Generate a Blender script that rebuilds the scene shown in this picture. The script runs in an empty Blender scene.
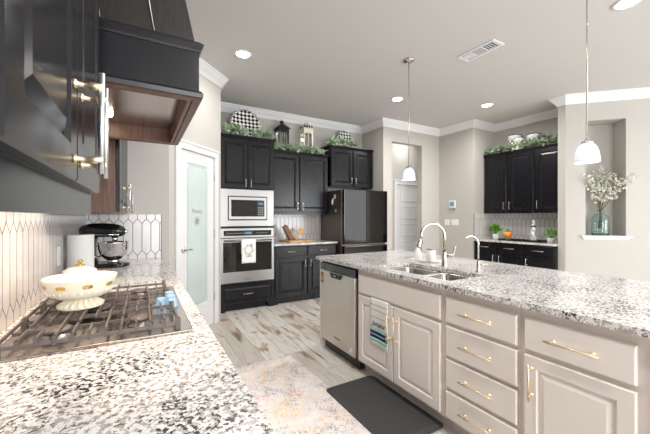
import bpy, bmesh, math, random
from mathutils import Vector, Matrix
random.seed(7)
PI = math.pi
SC = bpy.context.scene
COL = SC.collection
R = math.radians

# ---------------------------------------------------------------- camera
CAMH = 1.32
cd = bpy.data.cameras.new('camera'); cam = bpy.data.objects.new('camera', cd); COL.objects.link(cam)
cam.location = (0, 0, CAMH); cam.rotation_euler = (R(90), 0, R(-30))
cd.sensor_width = 36; cd.lens = 36 * 320 / 650; cd.clip_start = 0.02
SC.camera = cam
# ---------------------------------------------------------------- world, view, big lights
w = bpy.data.worlds.new('world'); SC.world = w; w.use_nodes = True
w.node_tree.nodes['Background'].inputs[0].default_value = (0.86, 0.93, 1.0, 1)
w.node_tree.nodes['Background'].inputs[1].default_value = 1.5
SC.view_settings.view_transform = 'Standard'; SC.view_settings.look = 'None'
SC.view_settings.exposure = 0.22; SC.view_settings.gamma = 1.0; SC.view_settings.use_curve_mapping = False

def area(name, loc, rot, sx, sy, power, color=(1, 1, 1), parent=None):
    l = bpy.data.lights.new(name, 'AREA'); l.shape = 'RECTANGLE'; l.size = sx; l.size_y = sy
    l.energy = power; l.color = color
    o = bpy.data.objects.new(name, l); COL.objects.link(o); o.location = loc; o.rotation_euler = rot
    if parent: o.parent = parent
    return o
# daylight through the rear and right windows of the great room
for i, x in enumerate((1.0, 6.15)):
    area('window_daylight', (x, -3.9, 1.45), (R(90), 0, 0), 1.9, 2.1, 150, (0.93, 0.97, 1.0))
area('window_daylight', (7.2, -1.9, 1.45), (R(90), 0, R(90)), 2.4, 2.1, 35, (0.90, 0.96, 1.0))

# ---------------------------------------------------------------- materials
def new_mat(name):
    m = bpy.data.materials.new(name); m.use_nodes = True
    return m, m.node_tree, m.node_tree.nodes['Principled BSDF']
def mat(name, col, rough=0.5, metal=0.0, spec=0.5, noise=0.0, nscale=20, bump=0.0, stretch=None, coat=0.0, emis=None, estr=0, trans=0, alpha=1, ior=1.45):
    m, nt, b = new_mat(name)
    b.inputs['Base Color'].default_value = (*col, 1); b.inputs['Roughness'].default_value = rough
    b.inputs['Metallic'].default_value = metal; b.inputs['Specular IOR Level'].default_value = spec
    b.inputs['Coat Weight'].default_value = coat; b.inputs['Transmission Weight'].default_value = trans
    b.inputs['IOR'].default_value = ior; b.inputs['Alpha'].default_value = alpha
    if emis: b.inputs['Emission Color'].default_value = (*emis, 1); b.inputs['Emission Strength'].default_value = estr
    if noise or bump:
        tc = nt.nodes.new('ShaderNodeTexCoord'); mp = nt.nodes.new('ShaderNodeMapping')
        if stretch: mp.inputs['Scale'].default_value = stretch
        nz = nt.nodes.new('ShaderNodeTexNoise'); nz.inputs['Scale'].default_value = nscale; nz.inputs['Detail'].default_value = 5
        nt.links.new(tc.outputs['Object'], mp.inputs['Vector']); nt.links.new(mp.outputs[0], nz.inputs['Vector'])
        if noise:
            rp = nt.nodes.new('ShaderNodeValToRGB')
            rp.color_ramp.elements[0].position = .3; rp.color_ramp.elements[1].position = .7
            rp.color_ramp.elements[0].color = (*[c * (1 - noise) for c in col], 1)
            rp.color_ramp.elements[1].color = (*[min(1, c * (1 + noise)) for c in col], 1)
            nt.links.new(nz.outputs['Fac'], rp.inputs[0]); nt.links.new(rp.outputs[0], b.inputs['Base Color'])
        if bump:
            bp = nt.nodes.new('ShaderNodeBump'); bp.inputs['Strength'].default_value = bump; bp.inputs['Distance'].default_value = .002
            nt.links.new(nz.outputs['Fac'], bp.inputs['Height']); nt.links.new(bp.outputs[0], b.inputs['Normal'])
    return m

class NX:
    """tiny node expression helper"""
    def __init__(s, nt): s.nt = nt
    def m(s, op, a, b=None, c=None, clamp=False):
        n = s.nt.nodes.new('ShaderNodeMath'); n.operation = op; n.use_clamp = clamp
        for i, v in enumerate((a, b, c)):
            if v is None: continue
            if isinstance(v, (int, float)): n.inputs[i].default_value = v
            else: s.nt.links.new(v, n.inputs[i])
        return n.outputs[0]
    def node(s, t, **kw):
        n = s.nt.nodes.new(t)
        for k, v in kw.items(): n.inputs[k].default_value = v
        return n
    def link(s, a, b): s.nt.links.new(a, b)
    def mix(s, fac, a, b, mode='MIX'):
        n = s.nt.nodes.new('ShaderNodeMix'); n.data_type = 'RGBA'; n.blend_type = mode
        for sock, v in ((n.inputs[0], fac), (n.inputs[6], a), (n.inputs[7], b)):
            if isinstance(v, (int, float)): sock.default_value = v
            elif isinstance(v, tuple): sock.default_value = (*v, 1)
            else: s.nt.links.new(v, sock)
        return n.outputs[2]
    def step(s, v, a, b):
        n = s.nt.nodes.new('ShaderNodeMapRange'); n.interpolation_type = 'SMOOTHSTEP'
        s.nt.links.new(v, n.inputs[0]); n.inputs[1].default_value = a; n.inputs[2].default_value = b
        return n.outputs[0]

def granite(name='granite', sc=1.75, warm=0.5):
    m, nt, b = new_mat(name); x = NX(nt)
    tc = nt.nodes.new('ShaderNodeTexCoord')
    wn = x.node('ShaderNodeTexNoise', Scale=30 * sc, Detail=2); x.link(tc.outputs['Object'], wn.inputs[0])
    ad = nt.nodes.new('ShaderNodeVectorMath'); ad.operation = 'MULTIPLY_ADD'
    x.link(wn.outputs['Color'], ad.inputs[0]); ad.inputs[1].default_value = (.010, .010, .010); x.link(tc.outputs['Object'], ad.inputs[2])
    n1 = x.node('ShaderNodeTexNoise', Scale=58 * sc, Detail=3, Roughness=.55); x.link(ad.outputs[0], n1.inputs[0])
    n2 = x.node('ShaderNodeTexNoise', Scale=36 * sc, Detail=4, Roughness=.6); x.link(ad.outputs[0], n2.inputs[0])
    n3 = x.node('ShaderNodeTexNoise', Scale=4.5, Detail=2); x.link(tc.outputs['Object'], n3.inputs[0])
    n4 = x.node('ShaderNodeTexNoise', Scale=160 * sc, Detail=2); x.link(ad.outputs[0], n4.inputs[0])
    big = n3.outputs['Fac']
    dark = x.step(x.m('ADD', n1.outputs['Fac'], x.m('MULTIPLY', x.m('SUBTRACT', big, .5), .25)), .548, .605)
    grey = x.step(n2.outputs['Fac'], .50, .56)
    spk = x.step(n4.outputs['Fac'], .62, .68)
    c = x.mix(grey, (.83, .81, .79), (.46, .415, .385))
    dk = x.mix(x.step(big, .47, .58), (.22, .17, .14), (.045, .042, .042))
    c = x.mix(dark, c, dk)
    c = x.mix(x.m('MULTIPLY', spk, .35), c, (.12, .10, .09))
    x.link(c, b.inputs['Base Color']); b.inputs['Roughness'].default_value = .14
    return m

def tile_mat(name, axis, zoff, uoff=0.0, W=.076, P=.305, amp=.022):
    m, nt, b = new_mat(name); x = NX(nt)
    tc = nt.nodes.new('ShaderNodeTexCoord'); sp = nt.nodes.new('ShaderNodeSeparateXYZ'); x.link(tc.outputs['Object'], sp.inputs[0])
    u = x.m('DIVIDE', x.m('ADD', sp.outputs[axis], 20 + uoff), W)
    z = x.m('ADD', x.m('SUBTRACT', sp.outputs[2], zoff), 20 * P)
    fu = x.m('FRACT', u)
    tri = x.m('SUBTRACT', 1, x.m('MULTIPLY', x.m('ABSOLUTE', x.m('SUBTRACT', fu, .5)), 4))   # +1 at half, -1 at integers
    # band parity: boundaries at k*P; boundary k has sign (+) for even k
    kk = x.m('ROUND', x.m('DIVIDE', z, P))
    par = x.m('FRACT', x.m('MULTIPLY', kk, .5))                     # 0 or .5
    sgn = x.m('SUBTRACT', 1, x.m('MULTIPLY', par, 4))               # +1 / -1
    bz = x.m('ADD', x.m('MULTIPLY', kk, P), x.m('MULTIPLY', x.m('MULTIPLY', tri, sgn), amp))
    dz = x.m('SUBTRACT', z, bz)
    dzz = x.m('MULTIPLY', x.m('ABSOLUTE', dz), W / math.hypot(W, 4 * amp))
    # above boundary k: band k ; below: band k-1
    above = x.m('GREATER_THAN', dz, 0)
    band = x.m('ADD', kk, x.m('SUBTRACT', above, 1))
    bp = x.m('FRACT', x.m('MULTIPLY', band, .5))                    # parity of band: 0 / .5
    fu2 = x.m('FRACT', x.m('ADD', x.m('ADD', u, bp), .5))           # shift so that lines alternate
    du = x.m('MULTIPLY', x.m('SUBTRACT', .5, x.m('ABSOLUTE', x.m('SUBTRACT', fu2, .5))), W)
    d = x.m('MINIMUM', dzz, du)
    g = x.step(d, .0016, .0034)
    nz = x.node('ShaderNodeTexNoise', Scale=9, Detail=2); x.link(tc.outputs['Object'], nz.inputs[0])
    til = x.mix(nz.outputs['Fac'], (.62, .59, .575), (.74, .71, .695))
    c = x.mix(g, (.09, .08, .075), til)
    x.link(c, b.inputs['Base Color'])
    rr = x.m('SUBTRACT', .7, x.m('MULTIPLY', g, .52)); x.link(rr, b.inputs['Roughness'])
    bu = x.node('ShaderNodeBump', Strength=.5, Distance=.002); x.link(x.step(d, .0, .005), bu.inputs['Height']); x.link(bu.outputs[0], b.inputs['Normal'])
    return m

def floor_mat():
    m, nt, b = new_mat('wood_plank_tile'); x = NX(nt)
    tc = nt.nodes.new('ShaderNodeTexCoord'); mp = nt.nodes.new('ShaderNodeMapping'); mp.inputs['Rotation'].default_value = (0, 0, R(90))
    x.link(tc.outputs['Object'], mp.inputs[0])
    br = nt.nodes.new('ShaderNodeTexBrick'); x.link(mp.outputs[0], br.inputs[0])
    br.offset = .37; br.inputs['Scale'].default_value = 1; br.inputs['Mortar Size'].default_value = .0022; br.inputs['Mortar Smooth'].default_value = .1
    br.inputs['Brick Width'].default_value = 1.2; br.inputs['Row Height'].default_value = .2; br.inputs['Bias'].default_value = 0
    br.inputs['Color1'].default_value = (0, 0, 0, 1); br.inputs['Color2'].default_value = (1, 1, 1, 1)
    bw = nt.nodes.new('ShaderNodeSeparateColor'); x.link(br.outputs['Color'], bw.inputs[0])
    # per plank shift of the grain
    cb = nt.nodes.new('ShaderNodeCombineXYZ'); x.link(x.m('MULTIPLY', bw.outputs[0], 7.3), cb.inputs[0]); x.link(x.m('MULTIPLY', bw.outputs[0], 3.1), cb.inputs[1])
    va = nt.nodes.new('ShaderNodeVectorMath'); va.operation = 'ADD'; x.link(tc.outputs['Object'], va.inputs[0]); x.link(cb.outputs[0], va.inputs[1])
    m2 = nt.nodes.new('ShaderNodeMapping'); m2.inputs['Scale'].default_value = (9, 1.6, 1); x.link(va.outputs[0], m2.inputs[0])
    n1 = x.node('ShaderNodeTexNoise', Scale=1.0, Detail=5, Roughness=.6, Distortion=.6); x.link(m2.outputs[0], n1.inputs[0])
    m3 = nt.nodes.new('ShaderNodeMapping'); m3.inputs['Scale'].default_value = (60, 4, 1); x.link(va.outputs[0], m3.inputs[0])
    n2 = x.node('ShaderNodeTexNoise', Scale=1.0, Detail=4, Distortion=.4); x.link(m3.outputs[0], n2.inputs[0])
    base = x.mix(bw.outputs[0], (.60, .545, .49), (.78, .74, .69))
    c = x.mix(x.step(n1.outputs['Fac'], .51, .64), base, (.40, .29, .205))
    c = x.mix(x.m('MULTIPLY', x.step(n1.outputs['Fac'], .61, .70), .8), c, (.17, .11, .08))
    c = x.mix(x.m('MULTIPLY', x.step(n2.outputs['Fac'], .52, .66), .45), c, (.36, .29, .24))
    c = x.mix(x.m('MULTIPLY', x.step(n2.outputs['Fac'], .34, .46), -1.0), c, c)
    c = x.mix(x.m('MULTIPLY', br.outputs['Fac'], .8), c, (.30, .26, .23))
    x.link(c, b.inputs['Base Color']); b.inputs['Roughness'].default_value = .36
    bu = x.node('ShaderNodeBump', Strength=.15, Distance=.002); x.link(n2.outputs['Fac'], bu.inputs['Height']); x.link(bu.outputs[0], b.inputs['Normal'])
    return m

def rug_mat():
    m, nt, b = new_mat('faded_rug'); x = NX(nt)
    tc = nt.nodes.new('ShaderNodeTexCoord')
    def nz(s, d=3, off=0, r=.6):
        mp = nt.nodes.new('ShaderNodeMapping'); mp.inputs['Location'].default_value = (off, off * 1.7, 0); x.link(tc.outputs['Object'], mp.inputs[0])
        n = x.node('ShaderNodeTexNoise', Scale=s, Detail=d, Roughness=r); x.link(mp.outputs[0], n.inputs[0]); return n.outputs['Fac']
    fine = nz(75, 3, 3.1, .7)
    c = x.mix(x.step(nz(11, 3), .4, .6), (.88, .83, .81), (.80, .755, .735))
    for i, (col, sc, lo) in enumerate((((.74, .48, .30), 3.4, .50), ((.28, .36, .50), 4.6, .52), ((.66, .26, .38), 5.2, .53), ((.84, .56, .22), 2.8, .53), ((.34, .32, .33), 6, .50))):
        msk = x.m('MULTIPLY', x.step(nz(sc, 3, 5.3 * (i + 1)), lo, lo + .09), x.step(nz(85, 3, 2.7 * (i + 1), .7), .50, .62))
        c = x.mix(msk, c, col)
    c = x.mix(x.m('MULTIPLY', x.step(nz(2.2, 2, 9.2), .5, .64), .15), c, (.82, .64, .46))
    x.link(c, b.inputs['Base Color']); b.inputs['Roughness'].default_value = .95
    bu = x.node('ShaderNodeBump', Strength=.4, Distance=.003); x.link(fine, bu.inputs['Height']); x.link(bu.outputs[0], b.inputs['Normal'])
    return m

def checker_mat(name, scale, c1=(.015, .015, .015), c2=(.86, .84, .78), polar=False):
    m, nt, b = new_mat(name); x = NX(nt)
    tc = nt.nodes.new('ShaderNodeTexCoord')
    ck = nt.nodes.new('ShaderNodeTexChecker'); ck.inputs['Scale'].default_value = scale
    ck.inputs['Color1'].default_value = (*c1, 1); ck.inputs['Color2'].default_value = (*c2, 1)
    if polar:
        sp = nt.nodes.new('ShaderNodeSeparateXYZ'); x.link(tc.outputs['Object'], sp.inputs[0])
        an = x.m('MULTIPLY', x.m('ADD', x.m('ARCTAN2', sp.outputs[1], sp.outputs[0]), PI), polar / scale / (2 * PI))
        cb = nt.nodes.new('ShaderNodeCombineXYZ'); x.link(an, cb.inputs[0]); x.link(sp.outputs[2], cb.inputs[1]); cb.inputs[2].default_value = .001
        x.link(cb.outputs[0], ck.inputs[0])
    else:
        mp = nt.nodes.new('ShaderNodeMapping'); mp.inputs['Location'].default_value = (.0013, .0021, .5 / scale); mp.inputs['Rotation'].default_value = (0, 0, R(45)); x.link(tc.outputs['Object'], mp.inputs[0])
        x.link(mp.outputs[0], ck.inputs[0])
    x.link(ck.outputs[0], b.inputs['Base Color']); b.inputs['Roughness'].default_value = .2
    return m

M = {}
M['wall'] = mat('greige_wall_paint', (.51, .486, .452), .85, bump=.06, nscale=180)
M['ceil'] = mat('taupe_ceiling_paint', (.63, .615, .60), .9, bump=.08, nscale=90)
M['trim'] = mat('white_trim_paint', (.80, .80, .79), .4)
M['floor'] = floor_mat()
M['granite'] = granite()
M['rug'] = rug_mat()
M['dark'] = mat('espresso_painted_wood', (.0085, .008, .0105), .24, spec=.36, noise=.08, nscale=5, stretch=(2, 2, .6))
M['darkgrain'] = mat('dark_stained_wood', (.014, .011, .010), .45, noise=.6, nscale=30, stretch=(8, 8, .5), bump=.25)
M['brown'] = mat('walnut_stained_wood', (.10, .045, .028), .4, noise=.45, nscale=12, stretch=(8, 8, .6), bump=.1)
M['beige'] = mat('beige_painted_wood', (.84, .775, .72), .42)
M['beigeframe'] = mat('beige_frame_paint', (.76, .675, .615), .45)
M['steel'] = mat('brushed_stainless', (.34, .33, .32), .34, 1.0, bump=.04, nscale=60, stretch=(30, 1, 1))
M['steeld'] = mat('stainless_dishwasher', (.60, .56, .51), .33, 1.0, bump=.04, nscale=60, stretch=(1, 30, 1))
M['sinksteel'] = mat('sink_stainless', (.55, .53, .50), .25, 1.0)
M['chrome'] = mat('polished_chrome', (.75, .75, .75), .07, 1.0)
M['nickel'] = mat('satin_nickel', (.62, .57, .51), .25, 1.0)
M['brass'] = mat('brushed_brass', (.84, .69, .48), .38, .9)
M['palebar'] = mat('pale_silver_bar', (.72, .74, .76), .3, 1.0)
M['gold'] = mat('gold_lustre', (.80, .55, .18), .2, 1.0)
M['blackglass'] = mat('black_glass', (.012, .012, .014), .05, spec=.8)
M['blacksteel'] = mat('black_stainless', (.045, .041, .039), .06, 1.0)
M['fridgeside'] = mat('fridge_side_metal', (.17, .145, .13), .38, .7)
M['black'] = mat('black_plastic', (.015, .015, .016), .35)
M['glossblack'] = mat('gloss_black_enamel', (.008, .008, .009), .12, spec=.7)
M['iron'] = mat('cast_iron', (.11, .088, .078), .38, bump=.3, nscale=250)
M['darkiron'] = mat('dark_metal', (.03, .027, .025), .4, .6)
M['cooktop'] = mat('cooktop_stainless', (.50, .44, .40), .22, 1.0)
M['bluesteel'] = mat('knob_painted_reflection', (.28, .46, .68), .3, .2)  # stainless knobs; the blue window reflection is put into the colour
M['white'] = mat('white_ceramic', (.84, .84, .82), .18)
M['paper'] = mat('white_paper', (.80, .79, .77), .9, bump=.5, nscale=220)
M['cream'] = mat('cream_enamel', (.88, .81, .65), .22, spec=.5)
M['wplastic'] = mat('white_plastic', (.82, .82, .82), .35)
M['glass'] = mat('clear_glass', (.92, .96, .95), .03, trans=1.0)
M['tealglass'] = mat('pale_teal_glass', (.80, .95, .92), .03, trans=1.0)
M['frost'] = mat('frosted_door_glass', (.60, .68, .67), .32, spec=.6, noise=.05, nscale=3)
M['water'] = mat('orange_drink', (.95, .34, .03), .25)
M['leaf'] = mat('garland_leaf', (.27, .37, .21), .55, noise=.55, nscale=30)
M['leafpale'] = mat('garland_leaf_pale', (.50, .60, .44), .55, noise=.35, nscale=30)
M['basil'] = mat('fresh_green_leaf', (.16, .40, .04), .45, noise=.5, nscale=40)
M['stem'] = mat('brown_stem', (.14, .10, .06), .7)
M['petal'] = mat('cream_petal', (.86, .84, .76), .7)
M['mat'] = mat('charcoal_foam_mat', (.058, .056, .058), .6, bump=.6, nscale=120)
M['towel'] = mat('white_cotton', (.90, .88, .84), .95, bump=.3, nscale=160)
M['navy'] = mat('navy_stripe', (.01, .045, .12), .95)
M['mint'] = mat('mint_stripe', (.35, .72, .55), .95)
M['greyline'] = mat('grey_thread', (.30, .29, .29), .95)
M['ink'] = mat('dark_ink', (.06, .055, .07), .8)
M['wood'] = mat('light_board_wood', (.62, .36, .15), .5, noise=.25, nscale=10, stretch=(1, 8, 1))
M['woodmid'] = mat('walnut_block_wood', (.22, .10, .045), .5, noise=.3, nscale=14, stretch=(6, 6, 1))
M['vent'] = mat('white_vent_metal', (.82, .82, .82), .4)
M['ventdark'] = mat('vent_shadow_metal', (.10, .105, .115), .6)
M['shade'] = mat('lit_frosted_glass', (.62, .70, .85), .25, emis=(.78, .87, 1.0), estr=.42)
M['lens'] = mat('lit_lens', (1, 1, 1), .3, emis=(1, .97, .93), estr=30)
M['bulb'] = mat('lit_hood_lens', (1, 1, 1), .3, emis=(1, .80, .58), estr=25)
M['screen'] = mat('blue_screen', (.06, .16, .26), .15, emis=(.12, .36, .55), estr=.35)
M['check'] = checker_mat('black_white_check', 24)
M['checkband'] = checker_mat('check_band', 30, polar=20)
M['tileY'] = tile_mat('picket_tile_left', 1, .975)
M['tileX'] = tile_mat('picket_tile_return', 0, .975, .012)
M['tileXb'] = tile_mat('picket_tile_back', 0, 1.02)
M['tileYd'] = tile_mat('picket_tile_desk', 1, .985)
M['grout'] = mat('grey_edge_trim', (.14, .135, .14), .6)
M['leather'] = mat('brown_leather', (.30, .14, .07), .6)
M['bluepattern'] = mat('blue_and_white_glaze', (.62, .68, .80), .2, noise=.9, nscale=28)
M['candle'] = mat('candle_wax', (.75, .68, .50), .6)
M['cavity'] = mat('oven_glass', (.010, .010, .008), .04, spec=.9)

# ---------------------------------------------------------------- mesh builder
class MB:
    def __init__(s): s.v = []; s.f = []; s.sm = []
    def add(s, vs, fs, smooth=False, T=None):
        o = len(s.v)
        for p in vs:
            p = Vector(p)
            s.v.append(tuple(T @ p) if T is not None else tuple(p))
        for f in fs: s.f.append([i + o for i in f]); s.sm.append(smooth)
        return s
    def box(s, x0, x1, y0, y1, z0, z1, T=None):
        v = [(x, y, z) for x in (x0, x1) for y in (y0, y1) for z in (z0, z1)]
        f = [(0, 1, 3, 2), (4, 6, 7, 5), (0, 4, 5, 1), (2, 3, 7, 6), (0, 2, 6, 4), (1, 5, 7, 3)]
        return s.add(v, f, False, T)
    def rings(s, x0, x1, z0, z1, rg):
        """stack of inset rectangles facing -y: rg = [(inset, y)...]; closed at both ends"""
        vs = []
        for i, y in rg: vs += [(x0 + i, y, z0 + i), (x1 - i, y, z0 + i), (x1 - i, y, z1 - i), (x0 + i, y, z1 - i)]
        fs = []
        for k in range(len(rg) - 1):
            a = 4 * k; b = a + 4
            for j in range(4): fs.append((a + j, a + (j + 1) % 4, b + (j + 1) % 4, b + j))
        fs.append((3, 2, 1, 0)); e = 4 * (len(rg) - 1); fs.append((e, e + 1, e + 2, e + 3))
        return s.add(vs, fs)
    def tube(s, pts, r, n=10, T=None, caps=True):
        pts = [Vector(p) for p in pts]; rs = r if isinstance(r, (list, tuple)) else [r] * len(pts)
        vs = []; up = None
        for i, p in enumerate(pts):
            d = (pts[min(i + 1, len(pts) - 1)] - pts[max(i - 1, 0)]).normalized()
            if up is None: up = Vector((0, 0, 1)) if abs(d.z) < .9 else Vector((1, 0, 0))
            a = d.cross(up)
            if a.length < 1e-5: a = d.cross(Vector((1, .3, 0)))
            a.normalize(); b = a.cross(d).normalized(); up = b
            for k in range(n):
                t = 2 * PI * k / n; vs.append(p + (a * math.cos(t) + b * math.sin(t)) * rs[i])
        fs = []
        for i in range(len(pts) - 1):
            for k in range(n): fs.append((i * n + k, i * n + (k + 1) % n, (i + 1) * n + (k + 1) % n, (i + 1) * n + k))
        s.add(vs, fs, True, T)
        if caps: s.add(vs[:n], [tuple(range(n))[::-1]], False, T); s.add(vs[-n:], [tuple(range(n))], False, T)
        return s
    def lathe(s, prof, n=32, c=(0, 0, 0), T=None, sx=1, sy=1):
        vs = []
        for r, z in prof:
            for k in range(n):
                t = 2 * PI * k / n; vs.append((c[0] + max(r, .0002) * math.cos(t) * sx, c[1] + max(r, .0002) * math.sin(t) * sy, c[2] + z))
        fs = []
        for i in range(len(prof) - 1):
            for k in range(n): fs.append((i * n + k, i * n + (k + 1) % n, (i + 1) * n + (k + 1) % n, (i + 1) * n + k))
        return s.add(vs, fs, True, T)
    def prism(s, poly, z0, z1, T=None):
        n = len(poly)
        vs = [(x, y, z0) for x, y in poly] + [(x, y, z1) for x, y in poly]
        fs = [tuple(range(n))[::-1], tuple(range(n, 2 * n))] + [(i, (i + 1) % n, n + (i + 1) % n, n + i) for i in range(n)]
        return s.add(vs, fs, False, T)
    def hull8(s, a, b):
        """a, b: two quads (4 pts each), joined"""
        return s.add(list(a) + list(b), [(3, 2, 1, 0), (4, 5, 6, 7)] + [(i, (i + 1) % 4, 4 + (i + 1) % 4, 4 + i) for i in range(4)])
    def build(s, name, m, parent=None, bevel=0, recalc=True, loc=None, seg=2):
        me = bpy.data.meshes.new(name); me.from_pydata(s.v, [], s.f)
        me.polygons.foreach_set('use_smooth', s.sm)
        if recalc:
            bm = bmesh.new(); bm.from_mesh(me); bmesh.ops.remove_doubles(bm, verts=bm.verts, dist=1e-6)
            bmesh.ops.recalc_face_normals(bm, faces=bm.faces); bm.to_mesh(me); bm.free()
        me.materials.append(m if not isinstance(m, str) else M[m]); me.update()
        o = bpy.data.objects.new(name, me); COL.objects.link(o)
        if parent is not None: o.parent = parent
        if loc: o.location = loc
        if bevel:
            b = o.modifiers.new('bevel', 'BEVEL'); b.width = bevel; b.segments = seg; b.limit_method = 'ANGLE'; b.angle_limit = R(40)
        return o

def tag(o, label=None, cat=None, group=None, kind=None):
    if label: o['label'] = label
    if cat: o['category'] = cat
    if group: o['group'] = group
    if kind: o['kind'] = kind
    return o
def empty(name, loc, rz=0, label=None, cat=None, group=None, kind=None):
    o = bpy.data.objects.new(name, None); COL.objects.link(o); o.location = loc; o.rotation_euler = (0, 0, R(rz)); o.empty_display_size = .1
    return tag(o, label, cat, group, kind)
def copy_tree(o, parent=None):
    c = o.copy(); COL.objects.link(c); c.parent = parent
    for ch in [q for q in bpy.data.objects if q.parent == o]: copy_tree(ch, c)
    return c
def text(name, body, size, m, parent, T, ext=.0006, shear=0.0, sx=1.0):
    c = bpy.data.curves.new(name, 'FONT'); c.body = body; c.size = size; c.extrude = ext; c.align_x = 'CENTER'; c.align_y = 'CENTER'; c.shear = shear
    o = bpy.data.objects.new(name, c); me = bpy.data.meshes.new_from_object(o); bpy.data.objects.remove(o); bpy.data.curves.remove(c)
    me.materials.clear(); me.materials.append(M[m]); o = bpy.data.objects.new(name, me); COL.objects.link(o); o.parent = parent
    o.matrix_local = T @ Matrix.Scale(sx, 4, (1, 0, 0)); return o
FACE = Matrix.Rotation(R(90), 4, 'X')      # text standing up, facing local -y
def at(x, y, z): return Matrix.Translation((x, y, z))

# ---------------------------------------------------------------- the setting
TH = .06; CZ = 3.09
def wall(name, p0, p1, holes=(), th=TH, z1=CZ, z0=0, cut=0):
    p0 = Vector((*p0, 0)); p1 = Vector((*p1, 0)); d = (p1 - p0); L = d.length; d.normalize()
    n = Vector((-d.y, d.x, 0))                                       # outward
    T = Matrix(((d.x, n.x, 0, p0.x), (d.y, n.y, 0, p0.y), (0, 0, 1, 0), (0, 0, 0, 1)))
    mb = MB(); s = 0
    for (a, b, h0, h1) in sorted(holes):
        if a > s: mb.box(s, a, 0, th, z0, z1, T)
        if h0 > z0: mb.box(a, b, 0, th, z0, h0, T)
        if h1 < z1: mb.box(a, b, 0, th, h1, z1, T)
        s = b
    if s < L: mb.box(s, L - cut, 0, th, z0, z1, T)
    o = mb.build(name, 'wall'); o['kind'] = 'structure'
    return T
XL, XR = -.43, 7.3
P = [(XL, -4), (XL, 3.57), (.25, 3.57), (.89, 4.21), (.89, 5.14), (3.82, 5.14), (3.82, 4.5), (5.3, 4.5), (5.3, 3.74), (5.95, 3.74), (5.95, 2.4), (5.4, 2.4), (5.4, 2.3), (7.3, .4), (7.3, -4)]
f = MB().box(-.6, 7.5, -4.2, 6.3, -.05, 0).build('floor', 'floor'); f['kind'] = 'structure'
c = MB().box(-.6, 7.5, -4.2, 6.3, CZ, CZ + .05).build('ceiling', 'ceil'); c['kind'] = 'structure'
wall('wall_left', P[0], P[1]); wall('wall_return', P[1], P[2])
DL = .155; DR = .765                                                  # pantry door opening along the diagonal
TP = wall('wall_pantry', P[2], P[3], [(DL, DR, 0, 2.05)])
wall('wall_pantry_side', P[3], P[4]); wall('wall_back', P[4], P[5]); wall('wall_fridge_side', P[5], P[6], cut=.12)
wall('wall_hall', P[6], P[7], [(.20, .98, 0, 2.72)], th=.12)
wall('wall_thermostat', P[7], P[8], cut=.06); wall('wall_desk_side', P[8], P[9]); wall('wall_desk', P[9], P[10], th=.05)
wall('wall_desk_end', P[10], P[11], th=.02, cut=.03); wall('wall_pillar', P[11], P[12], th=.03)
NS0, NS1 = .249, .733
TN = wall('wall_niche', P[12], P[13], [(NS0, NS1, 1.05, 2.71)], th=.05)
wall('wall_right', P[13], P[14], [(1.1, 3.5, .4, 2.5)])
wall('wall_rear', (7.3, -4), (XL, -4), [(.2, 2.1, .4, 2.5), (5.35, 7.25, .4, 2.5)])
# alcove behind the hall opening
wall('wall_hall_left', (4.0, 4.62), (4.0, 5.25)); wall('wall_hall_right', (5.75, 5.25), (5.75, 4.63))
TH2 = wall('wall_hall_back', (3.94, 5.25), (5.81, 5.25), [(.90, 1.64, 0, 2.03)])
# pantry interior closure (dark room behind the frosted glass)
wall('wall_pantry_inner', (.0, 4.2), (.6, 4.8), th=.03)
# niche lining
mb = MB(); D = .30
for b in ((NS0 - .02, NS1 + .02, D, D + .02, 1.03, 2.73), (NS0 - .02, NS0, .05, D, 1.03, 2.73), (NS1, NS1 + .02, .05, D, 1.03, 2.73), (NS0, NS1, .05, D, 2.71, 2.73), (NS0, NS1, .05, D, 1.03, 1.05)):
    mb.box(*b, T=TN)
mb.build('wall_niche_lining', 'wall')['kind'] = 'structure'
# window sill of the niche
mb = MB(); mb.box(NS0 - .055, NS1 + .055, -.045, 0, 1.03, 1.052, T=TN); mb.box(NS0 + .001, NS1 - .001, 0, D - .001, 1.0505, 1.053, T=TN)
mb.hull8([tuple(TN @ Vector(p)) for p in ((NS0 - .045, -.032, 1.03), (NS1 + .045, -.032, 1.03), (NS1 + .045, 0, 1.03), (NS0 - .045, 0, 1.03))],
         [tuple(TN @ Vector(p)) for p in ((NS0 - .02, -.01, .992), (NS1 + .02, -.01, .992), (NS1 + .02, 0, .992), (NS0 - .02, 0, .992))])
mb.build('trim_1', 'trim')['kind'] = 'structure'

# crown moulding: mitred sweep of a profile along the walls
def sweep(path, prof, name0, skip=(), mtl='trim', z=CZ):
    path = [Vector(p) for p in path]; n = len(path); out = []
    def off(i, d):
        def nr(a, b): v = (b - a).normalized(); return Vector((v.y, -v.x))     # inward
        if i == 0: return path[0] + nr(path[0], path[1]) * d
        if i == n - 1: return path[-1] + nr(path[-2], path[-1]) * d
        a = nr(path[i - 1], path[i]); b = nr(path[i], path[i + 1]); m = (a + b)
        if m.length < 1e-6: return path[i] + a * d
        m.normalize(); return path[i] + m * (d / max(.2, m.dot(a)))
    k = 0
    for i in range(n - 1):
        if i in skip: continue
        k += 1
        vs = []
        for e in (i, i + 1):
            for (d, zz) in prof: q = off(e, d); vs.append((q.x, q.y, z + zz))
        L = len(prof)
        fs = [(j, (j + 1) % L, L + (j + 1) % L, L + j) for j in range(L)] + [tuple(range(L)), tuple(range(L, 2 * L))[::-1]]
        MB().add(vs, fs).build('%s_%d' % (name0, k + 1 if name0 == 'trim' else k), mtl)['kind'] = 'structure'
crown = [(0, 0), (.092, 0), (.092, -.014), (.076, -.026), (.060, -.052), (.033, -.082), (.020, -.106), (.013, -.124), (0, -.124)]
CP = [P[0], (XL, 1.22), (XL, 2.1)] + P[1:] + [P[0]]
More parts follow.
